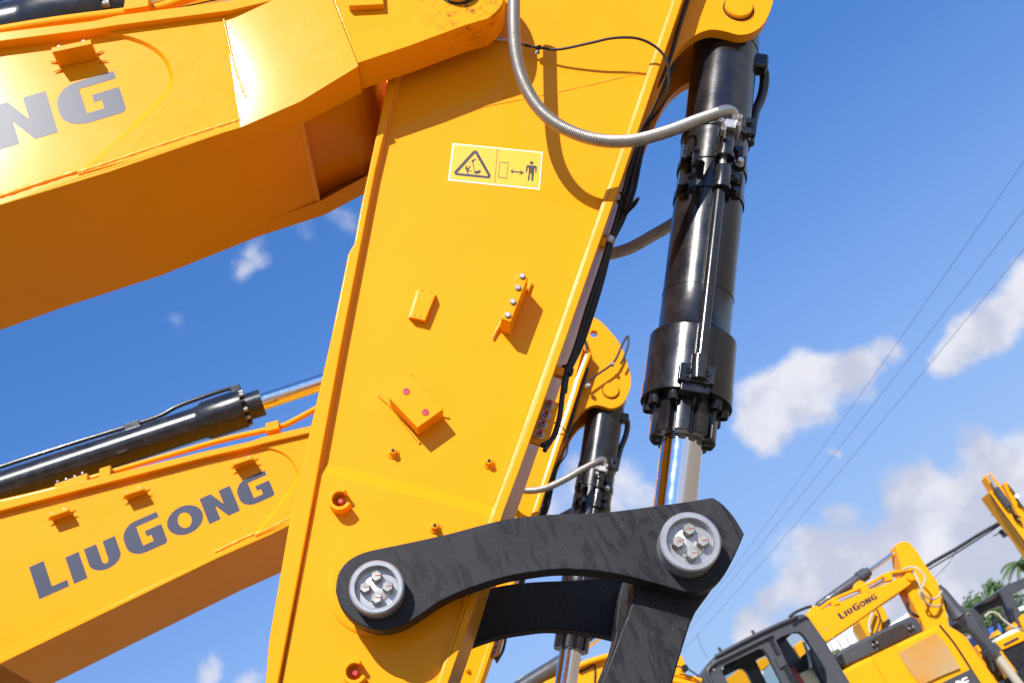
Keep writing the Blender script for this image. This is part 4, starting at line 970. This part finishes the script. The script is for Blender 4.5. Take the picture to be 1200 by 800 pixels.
slab('white_panel', [(1192, 712), (1206, 706), (1206, 712), (1196, 716)], Y10+1.4, Y10+1.5, WHITEP, e10)
bx = [(1162.5, 754), (1168, 750.5), (1196, 737.5), (1202, 741), (1206, 748), (1174, 762)]
slab('engine_box', bx, Y10-.8, Y10+.2, YFAR, e10, .02)
slab('box_lid', [(1167, 748), (1184, 738), (1190, 736), (1196, 738), (1168, 751)], Y10-.6, Y10+.1, WHITEP, e10, .01)
slab('grille_panel', [(1174, 762.5), (1206, 748.5), (1240, 800), (1205, 830), (1192, 788)], Y10-.78, Y10+.2, BLACK, e10, .02)
slab('frame_post', [(1169, 759), (1174, 762), (1192, 786), (1196, 800), (1190, 796)], Y10-.79, Y10-.5, YFAR, e10, .01)
slab('name_strip', [(1176, 754), (1193, 745.5), (1194, 747), (1177, 755.5)], Y10-.82, Y10-.8, LETTER, e10, 0)
slab('lower_frame', [(1144, 756), (1150, 753), (1160, 762), (1180, 790), (1186, 800), (1172, 815), (1158, 790)], Y10-.3, Y10+.4, YFAR, e10, .02)
slab('counterweight', [(1173, 797), (1190, 790), (1206, 770), (1250, 850), (1200, 860)], Y10-1.0, Y10+.5, BLACK, e10, .02)
for u in (1166, 1186):
    v = 744 if u == 1166 else 735
    pipe_('exhaust_post', [(u-2, v-22), (u+1, v-8), (u+3, v)], Y10-.4, .035, BLACK, e10)
    slab('post_foot', [(u-2, v+1), (u+3, v-7), (u+8, v-2)], Y10-.5, Y10-.3, YFAR, e10, .005)
pipe_('hose', [(1154, 722), (1160, 717), (1168, 718), (1176, 726), (1186, 733), (1197, 737)], Y10-.5, .014, PALEG, e10)
pipe_('hose', [(1177, 719), (1184, 724), (1192, 732), (1197, 738)], Y10-.4, .014, RUBBER, e10)
for k, (u, v) in enumerate(((1150, 760), (1157, 764), (1163, 770), (1160, 776), (1168, 781))):
    pipe_('linkage_rod', [(u-3, v-7), (u+2, v), (u+5, v+10)], Y10-.5, .03, (BLACK, RUBBER)[k % 2], e10)

# ---- blue and white truck among the trees
ORG = base(1155, 745, 40)
t2 = thing('truck', 'small blue and white truck parked in front of the green trees at the right', 'truck', ORG)
slab('cab', [(1146, 743), (1158, 737), (1162, 745), (1152, 750)], 40, 41.5, BLUEP, t2, .05)
slab('cargo_box', [(1158, 736), (1171, 729), (1176, 740), (1162, 746)], 40, 41.8, BLUEP, t2, .03)
slab('cargo_lid', [(1143, 740), (1152, 735), (1154, 738), (1146, 743)], 40, 41.5, WHITEP, t2, .03)
slab('windscreen', [(1149, 741), (1154, 738.5), (1156, 741.5), (1151, 744)], 39.97, 40.02, GLASS, t2, 0)
for u, v in ((1155, 750), (1172, 742)):
    p = P(u, v, 40); MB().lathe((p.x, 39.8, .45), (0, 1, 0), [(0, .2), (0, .45), (.3, .45), (.3, .2)], 20).build('wheel', RUBBER, t2)

# ---- trees
def tree(u, v, y, rad, label, n=900, leafs=.22, seed=1, group='leafy trees behind the yard'):
    global ORG
    rnd = random.Random(seed); c = P(u, v, y); ORG = Vector((c.x, y, 0))
    root = thing('tree', label, 'tree', ORG, group)
    tb = MB(); top_ = Vector((c.x, y, c.z))
    tb.tube([Vector((c.x+.1, y, 0)), Vector((c.x-.05, y, c.z*.4)), Vector((c.x+.05, y, c.z*.8)), top_], .1, 8, rf=lambda i: (.22, .17, .11, .05)[i])
    for k in range(6):
        a = rnd.uniform(0, 6.28); e = top_+Vector((math.cos(a)*rad*.7, math.sin(a)*rad*.7, rnd.uniform(-.2, .6)*rad)); tb.tube([Vector((c.x, y, c.z*.6)), (Vector((c.x, y, c.z*.75))+e)/2, e], .05, 6, rf=lambda i: (.09, .05, .02)[i])
    tb.build('trunk', BARK, root, 0)
    lb = MB(); lumps = [(top_+Vector((rnd.gauss(0, .5), rnd.gauss(0, .5), rnd.gauss(0, .38)))*1.0-Vector((0, 0, 0))+Vector((rnd.uniform(-.6, .6)*rad, rnd.uniform(-.6, .6)*rad, rnd.uniform(-.5, .5)*rad)), rad*rnd.uniform(.22, .45)) for _ in range(16)]
    for i in range(n):
        lc, lr = rnd.choice(lumps); d = Vector((rnd.gauss(0, 1), rnd.gauss(0, 1), rnd.gauss(0, 1))).normalized()*lr*rnd.uniform(.55, 1.1)
        p = lc+d; a = Vector((rnd.gauss(0, 1), rnd.gauss(0, 1), rnd.gauss(0, 1))).normalized(); b = a.orthogonal().normalized(); s = leafs*rnd.uniform(.6, 1.3)
        lb.add([p-a*s, p-b*s*.45, p+a*s, p+b*s*.45], [(0, 1, 2, 3)])
    lb.build('crown', LEAF, root, 0)
tree(1166, 716, 55, 1.5, 'taller green leafy tree behind the cab frame at the right edge', 1400, .16, 3)
tree(1148, 727, 52, 1.4, 'lower green tree left of the taller one, above the blue truck', 1200, .15, 4)
tree(1184, 728, 50, 1.5, 'green tree right of the taller one, beneath the dark cab frame', 1200, .15, 5)
tree(1132, 738, 58, 1.1, 'smallest green tree, at the left end of the trees by the black folded cylinder', 700, .14, 6)
# palm
pc_ = P(1195, 658, 48); ORG = Vector((pc_.x, 48, 0))
pm_ = thing('palm_tree', 'palm tree whose fronds show above the dark cab frame at the right edge', 'palm tree', ORG)
MB().tube([(pc_.x+.3, 48, 0), (pc_.x+.1, 48, pc_.z*.5), (pc_.x, 48, pc_.z)], .14, 10, rf=lambda i: (.19, .15, .12)[i]).build('trunk', BARK, pm_, 0)
rnd = random.Random(11)
for k in range(16):
    a = k*2.4; el = rnd.uniform(-.5, .8); Lf = rnd.uniform(.8, 1.1)
    fr_ = MB(); pts = []
    for i in range(10):
        t = i/9*Lf; pts.append(Vector((pc_.x+math.cos(a)*t*math.cos(el*.6), 48+math.sin(a)*t*math.cos(el*.6), pc_.z+math.sin(el)*t-.75*t*t*.8)))
    fr_.tube(pts, .02, 5, rf=lambda i: .025*(1-i/11))
    for i in range(1, 10):
        d = (pts[i]-pts[i-1]).normalized(); sd_ = d.cross(Vector((0, 0, 1))).normalized()
        for s in (-1, 1):
            for off in (0, .5):
                q = pts[i-1].lerp(pts[i], off); e = q+sd_*s*.26*(1-i/14)+d*.16-Vector((0, 0, .13))
                fr_.add([q, q+d*.07, e], [(0, 1, 2)])
    fr_.build('frond', LEAF, pm_, 0)

# ---- overhead wires running away over the yard, each at its own height
def wire(a, b, z, label, r=.0055):
    global ORG
    p, q = PZ(a[0], a[1], z), PZ(b[0], b[1], z); d = (q-p).normalized(); ORG = Vector((p.x, p.y, 0))
    o = MB(); pts = []
    for i in range(-14, 60):
        s = p+d*(i*1.6); s.z = z+.00045*((i*1.6-18)**2)-.146; pts.append(s)
    ob = o.tube(pts, r, 6).build('overhead_wire', WIRE, None, 0, 60); ob.location = ORG; tag(ob, label, 'wire', 'thin overhead wires across the sky')
wire((1200, 189), (975, 500), 9.0, 'uppermost of the three thin overhead wires crossing the blue sky at the right')
wire((1200, 246), (969, 534), 8.4, 'middle of the three thin overhead wires crossing the blue sky at the right')
wire((1200, 292), (982, 547), 7.8, 'lowest of the three thin overhead wires crossing the blue sky at the right')
# thick black cable bundle to a pole
ORG = base(1187, 615, 36)
pole = thing('utility_pole', 'utility pole with black insulators, mostly hidden behind the raised yellow boom', 'utility pole', ORG)
p = P(1189, 622, 36)
MB().tube([(p.x, 36, 0), (p.x, 36, p.z+.4)], .13, 12).build('post', BARK, pole, 0)
MB().box((p.x, 35.8, p.z), Vector((.55, 0, 0)), Vector((0, .05, 0)), Vector((0, 0, .05))).build('crossarm', BLACK, pole)
MB().box((p.x+.1, 35.8, p.z-.7), Vector((.45, 0, 0)), Vector((0, .05, 0)), Vector((0, 0, .04))).build('crossarm', BLACK, pole)
for dx, dz in ((-.5, .1), (0, .12), (.45, .1), (-.3, -.6), (.4, -.6)):
    MB().lathe((p.x+dx, 35.8, p.z+dz-.05), (0, 0, 1), [(0, .05), (.04, .1), (.08, .06), (.12, .1), (.16, .05)], 12).build('insulator', BLACK, pole)
pipe_('drop_wire', [(1162, 603.5), (1166, 600.5), (1172, 601), (1176, 606)], 36, .018, RUBBER, pole)
pipe_('drop_wire', [(1164, 628), (1172, 624), (1180, 625), (1187, 628)], 36, .018, RUBBER, pole)
pipe_('drop_wire', [(1178, 608), (1184, 618), (1192, 632), (1202, 645)], 36, .03, RUBBER, pole)
def cable(pts, y, r, name, label):
    global ORG
    q = crs([tuple(P(u, v, y)) for u, v in pts], 6); ORG = Vector((q[0][0], y, 0))
    ob = MB().tube(q, r, 8).build(name, RUBBER, None, 0, 60); ob.location = ORG; tag(ob, label, 'cable')
cable([(1040, 694), (1088, 661.5), (1120, 643), (1150, 624.5), (1181, 607)], 36, .055, 'power_cable', 'thick black power cable sagging from the pole to behind the yellow arm')
cable([(1040, 699), (1090, 666), (1120, 648), (1150, 629), (1170, 616), (1181, 608)], 36.1, .022, 'power_cable', 'thinner black wire hanging just below the thick power cable')
cable([(1060, 700), (1095, 676), (1112, 659), (1122, 643)], 36.2, .008, 'telephone_wire', 'faint slack wire drooping under the thick power cable')
cable([(817, 742), (822, 757), (829, 771)], 30, .005, 'antenna_wire', 'faint thin wire in the pale sky left of the charcoal cab roof')
print('objects', len(bpy.data.objects))
